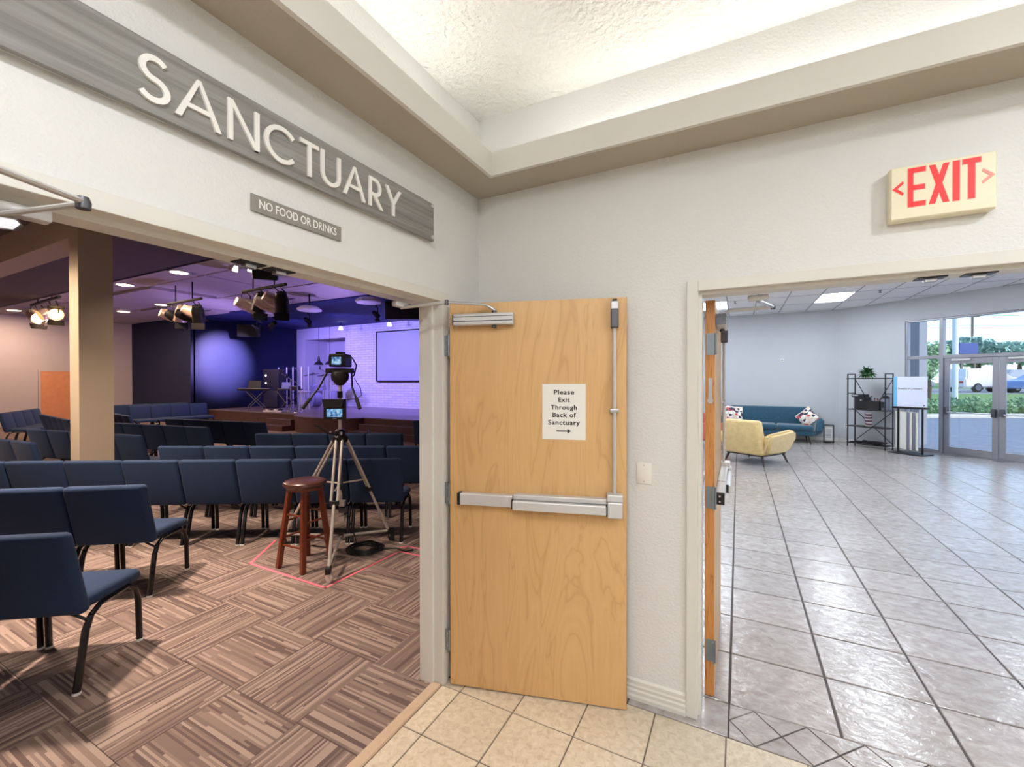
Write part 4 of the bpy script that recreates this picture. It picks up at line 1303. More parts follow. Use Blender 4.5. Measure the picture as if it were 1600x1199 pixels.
ey = thing('added_eyeball_light', 'added eyeball light tilted towards the tan column', 'light', (-5.9, -2.3, 3.55))  # unseen lamp added to brighten one face of the column
MB().lathe([(0.10, -0.004), (0.12, -0.006), (0.12, 0.0), (0.10, 0.0)], 18, cap=False).build('trim_ring', 'white_plastic', ey, True)
MB().lathe([(0.02, -0.05), (0.07, -0.035), (0.098, 0.0)], 18, cap=False).build('eyeball', 'lamp_warm', ey, True)
lamp('beam', 'SPOT', (0.03, 0.03, -0.08), P_WARM * 3.2, (1.0, 0.78, 0.58), ey, 0.06, spot=math.radians(46), blend=0.9, target=(0.85, 2.1, -1.5))

def par_can(parent, x, y, z, aim, lit=None, body='fixture_black', s=1.0):
    d = Vector(aim).normalized()
    M = T(x, y, z) @ d.to_track_quat('Z', 'Y').to_matrix().to_4x4() @ Matrix.Scale(s, 4)
    c = MB().lathe([(0.02, -0.17), (0.07, -0.16), (0.095, -0.06), (0.098, 0.10), (0.105, 0.13), (0.098, 0.13), (0.085, 0.05), (0.0, 0.03)], 14, M=M, cap=False).build('par_can', body, parent, True)
    MB().lathe([(0.0, 0.06), (0.08, 0.06), (0.08, 0.07), (0.0, 0.07)], 14, M=M, cap=False).build('lens', lit or 'baffle', c)
    for k_ in (0, PI):
        MB().box(-0.10, 0.10, 0.0, 0.004, 0.0, 0.11, M @ R(k_) @ T(0, 0.10, 0.125) @ R(-0.6, 'X')).build('barn_door', 'fixture_black', c)
    MB().tube([(x, y, z + 0.28), (x + 0.1 * s, y, z + 0.18), (x + 0.11 * s, y, z), (x + 0.1 * s, y, z)], 0.012, 6).build('yoke', 'fixture_black', c)
    return c
def light_bar(label, p0, p1, z, n, lits, aim, bodies):
    c_ = ((p0[0] + p1[0]) / 2, (p0[1] + p1[1]) / 2)
    t = thing('stage_light_bar', label, 'light bar', (c_[0], c_[1], z))
    a, b = Vector((p0[0] - c_[0], p0[1] - c_[1], 0)), Vector((p1[0] - c_[0], p1[1] - c_[1], 0))
    MB().tube([a, b], 0.035, 8).build('pipe', 'fixture_black', t, True)
    for k in (0.25, 0.75):
        q = a.lerp(b, k)
        MB().tube([q, q + Vector((0, 0, SZ - z))], 0.015, 6).build('hanger', 'fixture_black', t)
    for i in range(n):
        q = a.lerp(b, (i + 0.5) / n)
        ai = (aim[0] + 0.9 * math.sin(i * 2.3), aim[1] + 0.8 * math.cos(i * 1.7), aim[2] - 0.25 * (i % 3))
        par_can(t, q.x, q.y, q.z - 0.30 - 0.06 * (i % 2), ai, lits[i % len(lits)], bodies[i % len(bodies)], 1.35)
    MB().tube([a + Vector((0, 0, 0.0)), a + Vector((-0.06, 0, -0.08)), a + Vector((-0.05, 0.02, -0.2)), a + Vector((0.1, 0, -0.26))], 0.012, 6).build('cable', 'cable', t, True)
    return t
lb = light_bar('bar of lit amber stage lights by the orange door', (-14.6, 1.95), (-12.4, 1.82), 3.55, 4, ['lamp_amber', 'lamp_warm', 'lamp_amber', 'lamp_amber'], (0.9, -0.7, -0.45), ['fixture_silver'])
for q in (-0.8, 0.0, 0.8):
    lamp('beam', 'SPOT', (q, 0, -0.32), P_WARM * 4.0, (1.0, 0.60, 0.50), lb, 0.1, spot=math.radians(95), blend=1.0, target=(q - 6.0, 1.0 + q, -1.6))
light_bar('bar of mixed black and silver stage lights in mid ceiling', (-11.4, 3.5), (-9.8, 3.46), 3.55, 6, [None, 'lamp_white', None, None], (0.3, 0.9, -0.5), ['fixture_silver', 'fixture_black', 'fixture_silver', 'fixture_black'])
light_bar('bar of copper toned stage lights under the doorway header', (-8.15, 3.45), (-6.65, 3.4), 3.55, 6, [None, None, 'lamp_white'], (0.3, 0.9, -0.5), ['fixture_silver', 'fixture_silver', 'fixture_black'])
for x, y, wh in ((-7.45, 2.9, 'closer to the wall'), (-7.2, 3.05, 'beside the black speaker')):
    t = thing('spotlight', 'small lit ceiling spotlight %s' % wh, 'light', (x, y, SZ - 0.03), 0, 'small ceiling spotlights')
    MB().tube([(0, 0, 0), (0, 0, -0.08)], 0.01, 6).build('stem', 'fixture_black', t)
    MB().lathe([(0.03, 0.0), (0.05, -0.10), (0.045, -0.10), (0.0, -0.09)], 12, M=T(0, 0, -0.08) @ R(0.5, 'Y')).build('head', 'lamp_white', t, True)
def hung_speaker(label, x, y, z, w_, d_, h_, rz, tilt=0.2, name='ceiling_speaker'):
    t = thing(name, label, 'speaker', (x, y, z), rz)
    MB().box(-w_ / 2, w_ / 2, -d_ / 2, d_ / 2, -h_ / 2, h_ / 2, R(tilt, 'X'), bev=0.03).build('cabinet', 'black_satin', t)
    MB().box(-w_ * 0.44, w_ * 0.44, -d_ / 2 - 0.012, -d_ / 2 + 0.01, -h_ * 0.44, h_ * 0.44, R(tilt, 'X')).build('grille', 'black_metal', t)
    for s in (-1, 1):
        MB().tube([(s * w_ * 0.35, 0, h_ * 0.4), (s * w_ * 0.35, 0, SZ - z)], 0.01, 6).build('cable', 'cable', t)
    return t
hung_speaker('black speaker hung close under the doorway header', -6.6, 2.95, 3.72, 0.42, 0.36, 0.36, 0.9)
hung_speaker('large black speaker hung above the brick wall', -7.55, 8.0, 3.72, 1.15, 0.6, 0.52, 0.5, 0.05)
hung_speaker('grey brown speaker hung in front of the navy side wall', -15.9, 8.3, 3.62, 0.75, 0.5, 0.5, 0.9, 0.15)
for x, y, wh in ((-9.0, 5.75, 'above the drums'), (-6.65, 5.6, 'nearest the doorway'), (-10.8, 5.65, 'beside the copper light bar')):
    t = thing('ceiling_cloud', 'white octagonal hanging fixture %s' % wh, 'ceiling fixture', (x, y, 3.52), 0.3, 'white octagonal ceiling fixtures')
    MB().lathe([(0.30, 0.0), (0.32, 0.02), (0.32, 0.05), (0.22, 0.12), (0.06, 0.14)], 8).build('disc', 'cloud_panel', t)
    MB().tube([(0, 0, 0.12), (0, 0, SZ - 3.52)], 0.02, 6).build('stem', 'fixture_black', t)
for x, y, wh in ((-12.9, 10.2, 'above the alcove'), (-10.3, 10.2, 'over the projection screen')):
    t = thing('track_light', 'small white track light %s' % wh, 'light', (x, y, SZ - 0.03), 0, 'track lights over the brick wall')
    MB().tube([(0, 0, 0), (0, 0, -0.16)], 0.015, 6).build('stem', 'fixture_black', t)
    MB().lathe([(0.05, 0.0), (0.09, -0.13), (0.0, -0.12)], 12, M=T(0, 0, -0.16), cap=False).build('shade', 'led_white', t, True)

# violet and blue stage wash: wash lights added over the stage front to light the back wall
for i, x in enumerate((-4.4, -1.6, 1.4, 4.4)):
    wl = thing('added_wash_light', 'added black wash light hung over the stage front, %s' % ('nearest the navy side wall', 'before the alcove', 'before the projection screen', 'beyond the doorway edge')[i], 'light', (-9.5 + x, 7.3, 3.72), 0, 'added violet wash lights')
    MB().tube([(0, 0, 0.05), (0, 0, 0.27)], 0.014, 6).build('stem', 'fixture_black', wl)
    tgt = (-0.6, 3.6, -1.9)
    d = (Vector(tgt) - Vector((0, 0, -0.15)))
    c = par_can(wl, 0, 0, -0.15, d, s=0.8)
    e = d.normalized()
    lamp('wash', 'SPOT', (e.x * 0.2, e.y * 0.2, -0.15 + e.z * 0.2), P_STAGE, ((0.30, 0.24, 1.0), (0.30, 0.25, 1.0), (0.30, 0.27, 1.0), (0.28, 0.27, 1.0))[i], wl, 0.12, spot=math.radians(112), blend=0.8, target=tgt)
d = Vector((-16.7 + 9.5 + 3.0, 0.4, -1.3))
sp = thing('stage_spot', 'single blue spotlight aimed at the navy stage side wall', 'light', (-13.2, 7.5, 3.6))
par_can(sp, 0, 0, 0, (-3.5, 0.2, -1.25))
MB().tube([(0, 0, 0.1), (0, 0, 0.39)], 0.014, 6).build('stem', 'fixture_black', sp)
lamp('beam', 'SPOT', (-0.25, 0.01, -0.09), P_STAGE * 8.0, (0.74, 0.55, 1.0), sp, 0.05, spot=math.radians(45), blend=1.0, target=(-3.5, 0.2, -1.25))
# violet uplights added to tint the ceiling panels and far wall
for i, (x, y, tx, ty, tz) in enumerate(((-7.4, 6.3, -9.5, 3.2, 4.0), (-12.2, 6.3, -15.5, 3.6, 4.0))):
    t = thing('added_uplight', 'violet lamp added at the stage edge washing the ceiling, %s' % ('by the thrust' if i == 0 else 'by the side block'), 'light', (x, y, 0))
    par_can(t, 0, 0, 0.13, (tx - x, ty - y, tz), s=0.6)
    MB().box(-0.12, 0.12, -0.08, 0.08, 0, 0.03).build('base', 'fixture_black', t)
    lamp('beam', 'SPOT', (0, 0, 0.22), P_STAGE * 2.0, (0.46, 0.32, 1.0), t, 0.02, spot=math.radians(120), blend=1.0, target=(tx - x, ty - y, tz))

# ------------------------------------------------------------------ on the stage
sc_ = thing('projection_screen', 'wide projection screen in a thin black frame on brick wall', 'screen', (-10.2, 10.93, 0.0))
X0, X1, Z0, Z1 = -1.45, 1.5, 1.62, 3.56
MB().box(X0, X1, 0, 0.03, Z0, Z1).build('surface', 'projector_screen', sc_)
MB().box(X0 - 0.05, X0, -0.02, 0.04, Z0 - 0.05, Z1 + 0.05).build('frame_bar', 'black_metal', sc_)
MB().box(X1, X1 + 0.05, -0.02, 0.04, Z0 - 0.05, Z1 + 0.05).build('frame_bar', 'black_metal', sc_)
MB().box(X0, X1, -0.02, 0.04, Z1, Z1 + 0.05).build('frame_bar', 'black_metal', sc_)
MB().box(X0, X1, -0.02, 0.04, Z0 - 0.05, Z0).build('frame_bar', 'black_metal', sc_)
for x, wh in ((-14.72, 'over the cymbals'), (-14.04, 'beside the camera')):
    t = thing('pendant_lamp', 'dark cone pendant lamp hanging in the alcove %s' % wh, 'lamp', (x, 10.6, 2.30), 0, 'cone pendants in the alcove')
    MB().lathe([(0.20, 0.0), (0.17, 0.06), (0.06, 0.16), (0.035, 0.36), (0.0, 0.38)], 16, cap=False).build('shade', 'black_satin', t, True)
    MB().tube([(0, 0, 0.36), (0, 0, 1.69)], 0.008, 6).build('cord', 'cable', t)
def cyl(M, r, h, seg=18): return MB().lathe([(r * 0.98, 0), (r, h * 0.08), (r, h * 0.92), (r * 0.98, h)], seg, M=M)
dk = thing('drum_kit', 'drum kit with cymbals in front of the white alcove', 'drum kit', (-13.75, 10.05, ZS))
cyl(T(0, -0.25, 0.33) @ R(PI / 2, 'X'), 0.30, 0.42).build('bass_drum', 'drum_shell', dk, True)
cyl(T(-0.28, -0.15, 0.72) @ R(0.3, 'X'), 0.16, 0.2).build('tom', 'drum_shell', dk, True)
cyl(T(0.12, -0.15, 0.72) @ R(0.3, 'X'), 0.16, 0.2).build('tom', 'drum_shell', dk, True)
cyl(T(0.58, 0.05, 0.25), 0.22, 0.42).build('floor_tom', 'drum_shell', dk, True)
cyl(T(-0.55, 0.15, 0.50), 0.19, 0.15).build('snare', 'drum_shell', dk, True)
for i, (x, y, z, r_) in enumerate(((-0.72, -0.1, 1.32, 0.24), (-0.25, -0.3, 1.36, 0.22), (0.35, -0.25, 1.30, 0.28), (0.78, 0.1, 0.98, 0.30))):
    c = MB().lathe([(r_, 0.0), (r_ * 0.3, 0.02), (0.06, 0.05), (0.0, 0.05)], 18, M=T(x, y, z) @ R(0.15, 'X'), cap=False).build('cymbal', 'brass' if i == 3 else 'stage_item_dark', dk, True)
    MB().tube([(x, y, z + 0.04), (x, y, 0.25)], 0.012, 6).build('stand', 'chrome', c)
    for a_ in (0, 2.1, 4.2):
        MB().tube([(x, y, 0.30), (x + 0.22 * math.cos(a_), y + 0.22 * math.sin(a_), 0.0)], 0.010, 6).build('stand_leg', 'chrome', c)
for i in range(5):
    t = thing('shield_panel', 'clear acrylic drum shield panel, %s from the pilaster' % ORD[i], 'drum shield', (-15.6 + 0.62 * i, 9.35 - 0.12 * i + 0.05 * (i % 2), ZS), 0.25 if i % 2 else -0.2, 'acrylic drum shield panels')
    MB().box(0, 0.56, -0.004, 0.004, 0.02, 1.62).build('sheet', 'acrylic', t)
    MB().box(-0.02, 0.02, -0.015, 0.015, 0.0, 1.64).build('edge_post', 'stage_white', t)
kb = thing('keyboard', 'electric keyboard on an X stand in front of the blue light pool', 'keyboard', (-14.9, 7.95, ZS), 0.5)
MB().box(-0.62, 0.62, -0.16, 0.16, 0.72, 0.80, bev=0.01).build('body', 'stage_item_dark', kb)
for k in range(18):
    MB().box(-0.58 + 0.064 * k, -0.58 + 0.064 * k + 0.058, -0.15, -0.02, 0.80, 0.808).build('key', 'white_plastic', kb)
MB().box(-0.50, -0.02, 0.10, 0.13, 0.80, 1.16, T(0, 0.02, 0) @ R(-0.25, 'X')).build('music_rest', 'stage_item_dark', kb)
for s in (-1, 1):
    MB().tube([(s * 0.35, -0.1, 0.72), (-s * 0.35, -0.1, 0.02)], 0.016, 6).build('stand_leg', 'dark_steel', kb)
    MB().tube([(s * 0.35, 0.1, 0.72), (-s * 0.35, 0.1, 0.02)], 0.016, 6).build('stand_leg', 'dark_steel', kb)
kt = thing('equipment_table', 'small black table with a laptop beside the drum shield', 'table', (-13.7, 8.45, ZS), 0.3)
MB().box(-0.45, 0.45, -0.22, 0.22, 0.74, 0.78).build('top', 'stage_item_dark', kt)
for sx in (-1, 1):
    for sy in (-1, 1):
        MB().tube([(sx * 0.40, sy * 0.18, 0.74), (-sx * 0.25, sy * 0.18, 0.0)], 0.015, 6).build('leg', 'dark_steel', kt)
lt = thing('laptop', 'open grey laptop on the small stage table', 'laptop', (-13.9, 8.40, ZS + 0.78), 0.3)
MB().box(-0.18, 0.18, -0.12, 0.12, 0, 0.02).build('base', 'satin_steel', lt)
MB().box(-0.18, 0.18, 0.10, 0.12, 0.02, 0.27, R(-0.1, 'X')).build('screen', 'grey_box', lt)
mx_ = thing('mixer', 'black audio mixer on the small stage table', 'mixer', (-13.42, 8.52, ZS + 0.78), 0.3)
MB().box(-0.14, 0.14, -0.14, 0.14, 0, 0.10, bev=0.01).build('case', 'stage_item_dark', mx_)
for k in range(6):
    MB().lathe([(0.012, 0), (0.010, 0.02)], 8, M=T(-0.11 + 0.044 * k, -0.05, 0.10)).build('knob', 'white_plastic', mx_)
for x, y, h_, wh in ((-12.95, 8.0, 1.15, 'beside the small table'), (-12.75, 9.5, 1.35, 'inside the drum shield'), (-12.1, 7.65, 1.0, 'at the stage edge by the steps')):
    t = thing('microphone_stand', 'chrome microphone stand %s' % wh, 'stand', (x, y, ZS), 0.4, 'microphone stands on the stage')
    MB().tube([(0, 0, 0.02), (0, 0, h_)], 0.018, 8).build('pole', 'chrome', t, True)
    MB().tube([(0, 0, h_), (-0.35, -0.05, h_ + 0.22)], 0.012, 6).build('boom', 'chrome', t)
    MB().lathe([(0.03, 0), (0.04, 0.04), (0.03, 0.09), (0.015, 0.16)], 10, M=T(-0.35, -0.05, h_ + 0.18)).build('microphone', 'stage_item_dark', t, True)
    MB().lathe([(0.16, 0), (0.15, 0.02), (0.02, 0.03)], 16).build('base', 'chrome', t, True)
t = thing('stage_stool', 'slim white topped stool beside the drum shield', 'stool', (-12.8, 8.45, ZS))
MB().lathe([(0.19, 0.66), (0.20, 0.70), (0.17, 0.72)], 16).build('seat', 'stage_white', t, True)
for k in range(4):
    a_ = PI / 2 * k + 0.6
    MB().tube([(0.1 * math.cos(a_), 0.1 * math.sin(a_), 0.66), (0.2 * math.cos(a_), 0.2 * math.sin(a_), 0.0)], 0.016, 6).build('leg', 'stage_white', t)
t = thing('amplifier', 'tall dark amplifier cabinet behind the small stage table', 'amplifier', (-15.1, 8.8, ZS), 0.4)
MB().box(-0.33, 0.33, -0.2, 0.2, 0.0, 1.55, bev=0.02).build('cabinet', 'stage_item_dark', t)
MB().box(-0.28, 0.28, -0.215, -0.195, 0.06, 0.7).build('grille', 'dark_steel', t)
for z in (1.0, 1.3):
    MB().lathe([(0.03, 0), (0.03, 0.012)], 10, M=T(-0.2, -0.2, z) @ R(PI / 2, 'X')).build('indicator', 'led_white', t)
t = thing('pedal_board', 'white pedal board lying at the stage edge', 'pedal board', (-13.0, 7.42, ZS), 0.2)
MB().box(-0.4, 0.4, -0.12, 0.12, 0, 0.06, bev=0.01).build('board', 'stage_white', t)
for k in range(4): MB().box(-0.34 + 0.18 * k, -0.24 + 0.18 * k, -0.07, 0.07, 0.06, 0.10, bev=0.01).build('pedal', ('white_plastic', 'stage_item_dark')[k % 2], t)
# ------------------------------------------------------------------ hall
AW = T(3.74, 11.93, 0) @ R(math.atan2(-0.665, 0.747))       # angled glass wall: x along it, -y into the hall
def awp(x, y, z=0):
    return tuple(AW @ Vector((x, y, z)))
AR = math.atan2(-0.665, 0.747)
struct('wall_hall_back', MB().box(-0.1, 3.9, 11.93, 12.1, 0, 3.7), 'hall_wall', 'blue grey rear wall of the hall behind the sofa')
w = MB()
w.box(-0.02, 1.46, 0, 0.15, 0, 3.7, AW); w.box(1.46, 4.5, 0, 0.15, 2.985, 3.7, AW); w.box(4.5, 6.1, 0, 0.15, 0, 3.7, AW)
struct('wall_hall_glazed', w, 'hall_wall', 'angled grey hall wall holding the glass doors')
struct('wall_hall_side', MB().box(8.25, 8.4, TR, 7.95, 0, 3.7), 'hall_wall', 'grey hall side wall')
struct('baseboard_hall', MB().box(0.0, 3.74, 11.915, 11.93, 0, 0.09).box(0.0, 1.46, -0.015, 0, 0, 0.09, AW), 'trim_paint', 'white baseboard of the hall')

def clip(poly, nx, ny, c):
    out = []
    for i in range(len(poly)):
        a, b = poly[i], poly[(i + 1) % len(poly)]
        da, db = a[0] * nx + a[1] * ny - c, b[0] * nx + b[1] * ny - c
        if da <= 0: out.append(a)
        if (da < 0 < db) or (db < 0 < da):
            t = da / (da - db)
            out.append((a[0] + (b[0] - a[0]) * t, a[1] + (b[1] - a[1]) * t))
    return out
hc_ = struct('ceiling_hall', MB().slab([(p[0], p[1] if p[1] > 0 else TR) for p in HALL], HZ + 0.02, HZ + 0.12), 'alu_frame', 'suspended panel ceiling of the hall')
lights = {(2.99, 9.22), (0.55, 9.22), (5.43, 6.78), (2.99, 5.56), (0.55, 5.56), (5.43, 3.12), (2.99, 1.90), (0.55, 1.90)}
for i in range(-1, 14):
    for j in range(-8, 3):
        x0_, y0_ = 0.55 + 0.61 * i - 0.0, 9.22 + 1.22 * j
        x1_, y1_ = x0_ + 0.61, y0_ + 1.22
        if any(abs(x0_ - a) < 0.01 and abs(y0_ - b) < 0.01 for a, b in lights): continue
        q = [(x0_ + 0.012, y0_ + 0.012), (x1_ - 0.012, y0_ + 0.012), (x1_ - 0.012, y1_ - 0.012), (x0_ + 0.012, y1_ - 0.012)]
        q = clip(q, 0.665, 0.747, 3.74 * 0.665 + 11.93 * 0.747 - 0.01)
        for nx, ny, c in ((-1, 0, -0.01), (1, 0, 8.24), (0, -1, -TR - 0.01), (0, 1, 11.92)):
            if len(q) >= 3: q = clip(q, nx, ny, c)
        if len(q) < 3: continue
        MB().slab(q, HZ, HZ + 0.018).build('ceiling_panel', 'ceiling_panel', hc_)
# exposed tee grid
tb = MB()
def bar_clip(q):
    q = clip(q, 0.665, 0.747, 3.74 * 0.665 + 11.93 * 0.747 - 0.01)
    for nx, ny, c in ((-1, 0, -0.01), (1, 0, 8.24), (0, -1, -TR - 0.01), (0, 1, 11.92)):
        if len(q) >= 3: q = clip(q, nx, ny, c)
    return q
for i in range(0, 14):
    x = 0.55 + 0.61 * i
    q = bar_clip([(x - 0.012, 0.1), (x + 0.012, 0.1), (x + 0.012, 12), (x - 0.012, 12)])
    if len(q) >= 3: MB().slab(q, HZ - 0.003, HZ + 0.004).build('tee_bar', 'alu_frame', hc_)
for j in range(-7, 3):
    y = 9.22 + 1.22 * j
    q = bar_clip([(0, y - 0.012), (9, y - 0.012), (9, y + 0.012), (0, y + 0.012)])
    if len(q) >= 3: MB().slab(q, HZ - 0.002, HZ + 0.004).build('tee_bar', 'alu_frame', hc_)
for (x, y) in sorted(lights):
    wh = {(2.99, 9.22): 'in front of the sofa wall', (0.55, 9.22): 'behind the hall door closer'}.get((x, y), {(5.43, 6.78): 'before the glass doors', (2.99, 5.56): 'over the middle of the hall', (0.55, 5.56): 'along the hall side of the sanctuary', (5.43, 3.12): 'over the hall beyond the doorway', (2.99, 1.90): 'just past the hall doorway'}.get((x, y), 'over the open hall door'))
    t = thing('ceiling_light', 'bright white recessed ceiling panel light %s' % wh, 'light', (x + 0.305, y + 0.61, HZ), 0, 'hall ceiling panel lights')
    MB().box(-0.30, 0.30, -0.605, -0.585, -0.004, 0.016).box(-0.30, 0.30, 0.585, 0.605, -0.004, 0.016).box(-0.30, -0.28, -0.6, 0.6, -0.004, 0.016).box(0.28, 0.30, -0.6, 0.6, -0.004, 0.016).build('frame', 'white_plastic', t)
    MB().box(-0.28, 0.28, -0.585, 0.585, 0.0, 0.014).build('diffuser', 'hall_glow', t)
for x, y, wh in ((1.32, 9.35, 'near the closer arm'), (4.0, 9.3, 'near the glass doors')):
    t = thing('sprinkler', 'small dark ceiling sprinkler %s' % wh, 'sprinkler', (x, y, HZ), 0, 'hall sprinklers')
    MB().lathe([(0.035, 0), (0.035, -0.006), (0.012, -0.01), (0.012, -0.04), (0.03, -0.045), (0.028, -0.05)], 12).build('head', 'dark_steel', t, True)

# glazed entrance: frames, panes, two door leaves
gw = thing('window_1', 'aluminium framed glazing and transom of the hall entrance', None, (3.74, 11.93, 0), AR, kind='structure')
def gb(x0, x1, y0, y1, z0, z1, name='frame_bar', parent=None, bev=0.004):
    return MB().box(x0, x1, y0, y1, z0, z1, bev=bev).build(name, 'alu_frame', parent or gw)
for x0, x1, z1 in ((1.46, 1.50, 2.985), (2.075, 2.145, 2.985), (3.86, 3.93, 2.985), (4.46, 4.5, 2.985)):
    gb(x0, x1, 0.02, 0.13, 0.0, z1)
for x0, x1 in ((1.50, 2.075), (2.145, 3.86), (3.93, 4.46)):
    gb(x0, x1, 0.03, 0.12, 2.09, 2.16); gb(x0, x1, 0.03, 0.12, 2.945, 2.985)
    MB().box(x0, x1, 0.072, 0.078, 2.16, 2.945).build('pane', 'glass', gw)
for x0, x1 in ((1.50, 2.075), (3.93, 4.46)):
    gb(x0, x1, 0.03, 0.12, 0.0, 0.08)
    MB().box(x0, x1, 0.072, 0.078, 0.08, 2.09).build('pane', 'glass', gw)
gb(1.46, 4.5, 0.0, 0.15, -0.01, 0.012, 'threshold')
def glass_door(name, label, x0, x1, hinge_left):
    t = thing(name, label, None, awp(x0, 0.05), AR, kind='structure')
    W_ = x1 - x0
    for a, b in ((0.0, 0.09), (W_ - 0.09, W_)):
        gb(a, b, 0.0, 0.045, 0.015, 2.085, 'stile', t)
    gb(0.09, W_ - 0.09, 0.0, 0.045, 1.965, 2.085, 'rail', t); gb(0.09, W_ - 0.09, 0.0, 0.045, 0.015, 0.17, 'rail', t)
    MB().box(0.088, W_ - 0.088, 0.02, 0.026, 0.168, 1.968).build('pane', 'glass', t)
    pb = MB().tube([(0.05, -0.05, 0.92), (W_ - 0.06, -0.05, 0.93)], 0.014, 8).build('push_bar', 'satin_steel', t, True)
    MB().box(0.02, 0.075, -0.075, 0.0, 0.88, 1.03, bev=0.01).build('bar_mount', 'dark_steel', pb)
    MB().box(W_ - 0.085, W_ - 0.02, -0.075, 0.0, 0.86, 1.03, bev=0.01).build('bar_mount', 'dark_steel', pb)
    MB().box(0.14, 0.44, -0.05, 0.0, 2.03, 2.07, bev=0.006).build('closer', 'closer_paint', t)
    return t
glass_door('door_5', 'aluminium and glass entrance door nearest the display stand', 2.15, 3.00, True)
glass_door('door_6', 'second aluminium and glass entrance door beside the picture edge', 3.015, 3.855, False)

# ---- sofa
def arm_panel(m, poly, x0, x1, bev=0.03):
    """side profile in y,z with a thickness in x"""
    t = bmesh.new()
    a = [t.verts.new((x0, y, z)) for y, z in poly]; b = [t.verts.new((x1, y, z)) for y, z in poly]
    n = len(poly)
    t.faces.new(a); t.faces.new(b[::-1])
    for i in range(n): t.faces.new((a[i], b[i], b[(i + 1) % n], a[(i + 1) % n]))
    bmesh.ops.recalc_face_normals(t, faces=t.faces)
    bmesh.ops.bevel(t, geom=list(t.edges), offset=bev, segments=3, affect='EDGES', clamp_overlap=True)
    m.merge(t); t.free()
    return m
sf = thing('sofa', 'teal velvet mid-century sofa against the rear hall wall', 'sofa', (2.10, 11.38, 0), 0.0)
MB().box(-1.0, 1.0, -0.36, 0.34, 0.19, 0.32, bev=0.03, seg=3).build('base', 'teal_velvet', sf, True)
for x0, x1 in ((-0.99, 0.20), (0.21, 0.99)):
    MB().box(x0, x1, -0.40, 0.20, 0.32, 0.46, bev=0.045, seg=4).build('seat_cushion', 'teal_velvet', sf, True)
m = MB().box(-1.06, 1.03, 0.0, 0.17, 0.40, 0.90, bev=0.055, seg=4)
for v in m.bm.verts: v.co.y += 0.20 + (v.co.z - 0.4) * 0.18
bk_ = m.build('backrest', 'teal_velvet', sf, True)
for i in range(7):
    for z in (0.60, 0.74):
        MB().lathe([(0.014, 0), (0.010, 0.010), (0.0, 0.012)], 8, M=T(-0.85 + 0.28 * i, 0.205 + (z - 0.4) * 0.18, z) @ R(PI / 2, 'X'), cap=False).build('button', 'teal_velvet', bk_, True)
prof = [(-0.40, 0.30), (-0.42, 0.52), (-0.36, 0.64), (0.36, 0.70), (0.36, 0.22), (-0.30, 0.20)]
for s in (-1, 1):
    m = arm_panel(MB(), prof, s * 1.0 if s > 0 else -1.16, 1.16 if s > 0 else -1.0, 0.04)
    for v in m.bm.verts: v.co.x += s * max(0, v.co.z - 0.2) * 0.12 - s * max(0, 0.32 - v.co.z) * 0.45
    m.build('arm', 'teal_velvet', sf, True)
def peg(parent, x, y, z, dx_, dy_, mat='walnut_leg', r=0.022):
    MB().tube([(x, y, z), (x + dx_, y + dy_, 0)], [r, r * 0.5], 8).build('leg', mat, parent, True)
for sx in (-1, 1):
    peg(sf, sx * 0.88, -0.30, 0.20, sx * 0.05, -0.04); peg(sf, sx * 0.88, 0.28, 0.20, sx * 0.05, 0.03)
def cushion(name, label, loc, rot, mat, sz=0.44, grp=None):
    m = MB(); bm = m.bm
    n = 8; top = {}; bot = {}
    for i in range(n + 1):
        for j in range(n + 1):
            u, v_ = i / n * 2 - 1, j / n * 2 - 1
            h = 0.075 * ((1 - u * u) * (1 - v_ * v_)) ** 0.45
            pin = 1 - 0.07 * (1 - abs(u)) * (abs(v_) ** 4) - 0.07 * (1 - abs(v_)) * (abs(u) ** 4)
            x, z = u * sz / 2 * pin, v_ * sz / 2 * pin
            top[i, j] = bm.verts.new((x, -h, z))
            bot[i, j] = top[i, j] if i in (0, n) or j in (0, n) else bm.verts.new((x, h, z))
    for i in range(n):
        for j in range(n):
            bm.faces.new((top[i, j], top[i + 1, j], top[i + 1, j + 1], top[i, j + 1]))
            bm.faces.new((bot[i, j], bot[i, j + 1], bot[i + 1, j + 1], bot[i + 1, j]))
    o = m.build(name, mat, None, True)
    o.location = loc; o.rotation_euler = rot
    return tag(o, label, 'cushion', grp)
cushion('throw_pillow', 'patterned throw pillow upright at the yellow armchair end of the sofa', (1.28, 11.32, 0.68), (-0.35, 0.1, 0.15), 'cushion_print', 0.46, 'patterned sofa pillows')
cushion('throw_pillow', 'patterned throw pillow tilted against the sofa arm by the shelf', (2.97, 11.26, 0.66), (-0.35, -0.75, -0.3), 'cushion_print', 0.42, 'patterned sofa pillows')

# ---- mustard armchair seen from behind
ac = thing('armchair', 'mustard velvet armchair on splayed dark legs, turned away', 'armchair', (1.72, 7.65, 0), math.atan2(0.86, 0.51) - PI / 2)
ac.scale = (1.2, 1.2, 1.0)
MB().box(-0.30, 0.30, -0.30, 0.36, 0.20, 0.33, bev=0.03, seg=3).build('base', 'mustard_velvet', ac, True)
MB().box(-0.27, 0.27, -0.24, 0.40, 0.32, 0.46, bev=0.045, seg=4).build('seat_cushion', 'mustard_velvet', ac, True)
m = MB().box(-0.315, 0.315, -0.10, 0.07, 0.20, 0.86, bev=0.05, seg=4)
for v in m.bm.verts:
    v.co.y += -0.31 - (v.co.z - 0.2) * 0.16
    if v.co.z > 0.62: v.co.x *= 1 - 0.10 * (v.co.z - 0.62) / 0.24
m.build('backrest', 'mustard_velvet', ac, True)
prof = [(-0.34, 0.21), (-0.40, 0.45), (-0.40, 0.60), (0.30, 0.66), (0.38, 0.62), (0.40, 0.48), (0.30, 0.24), (0.22, 0.20)]
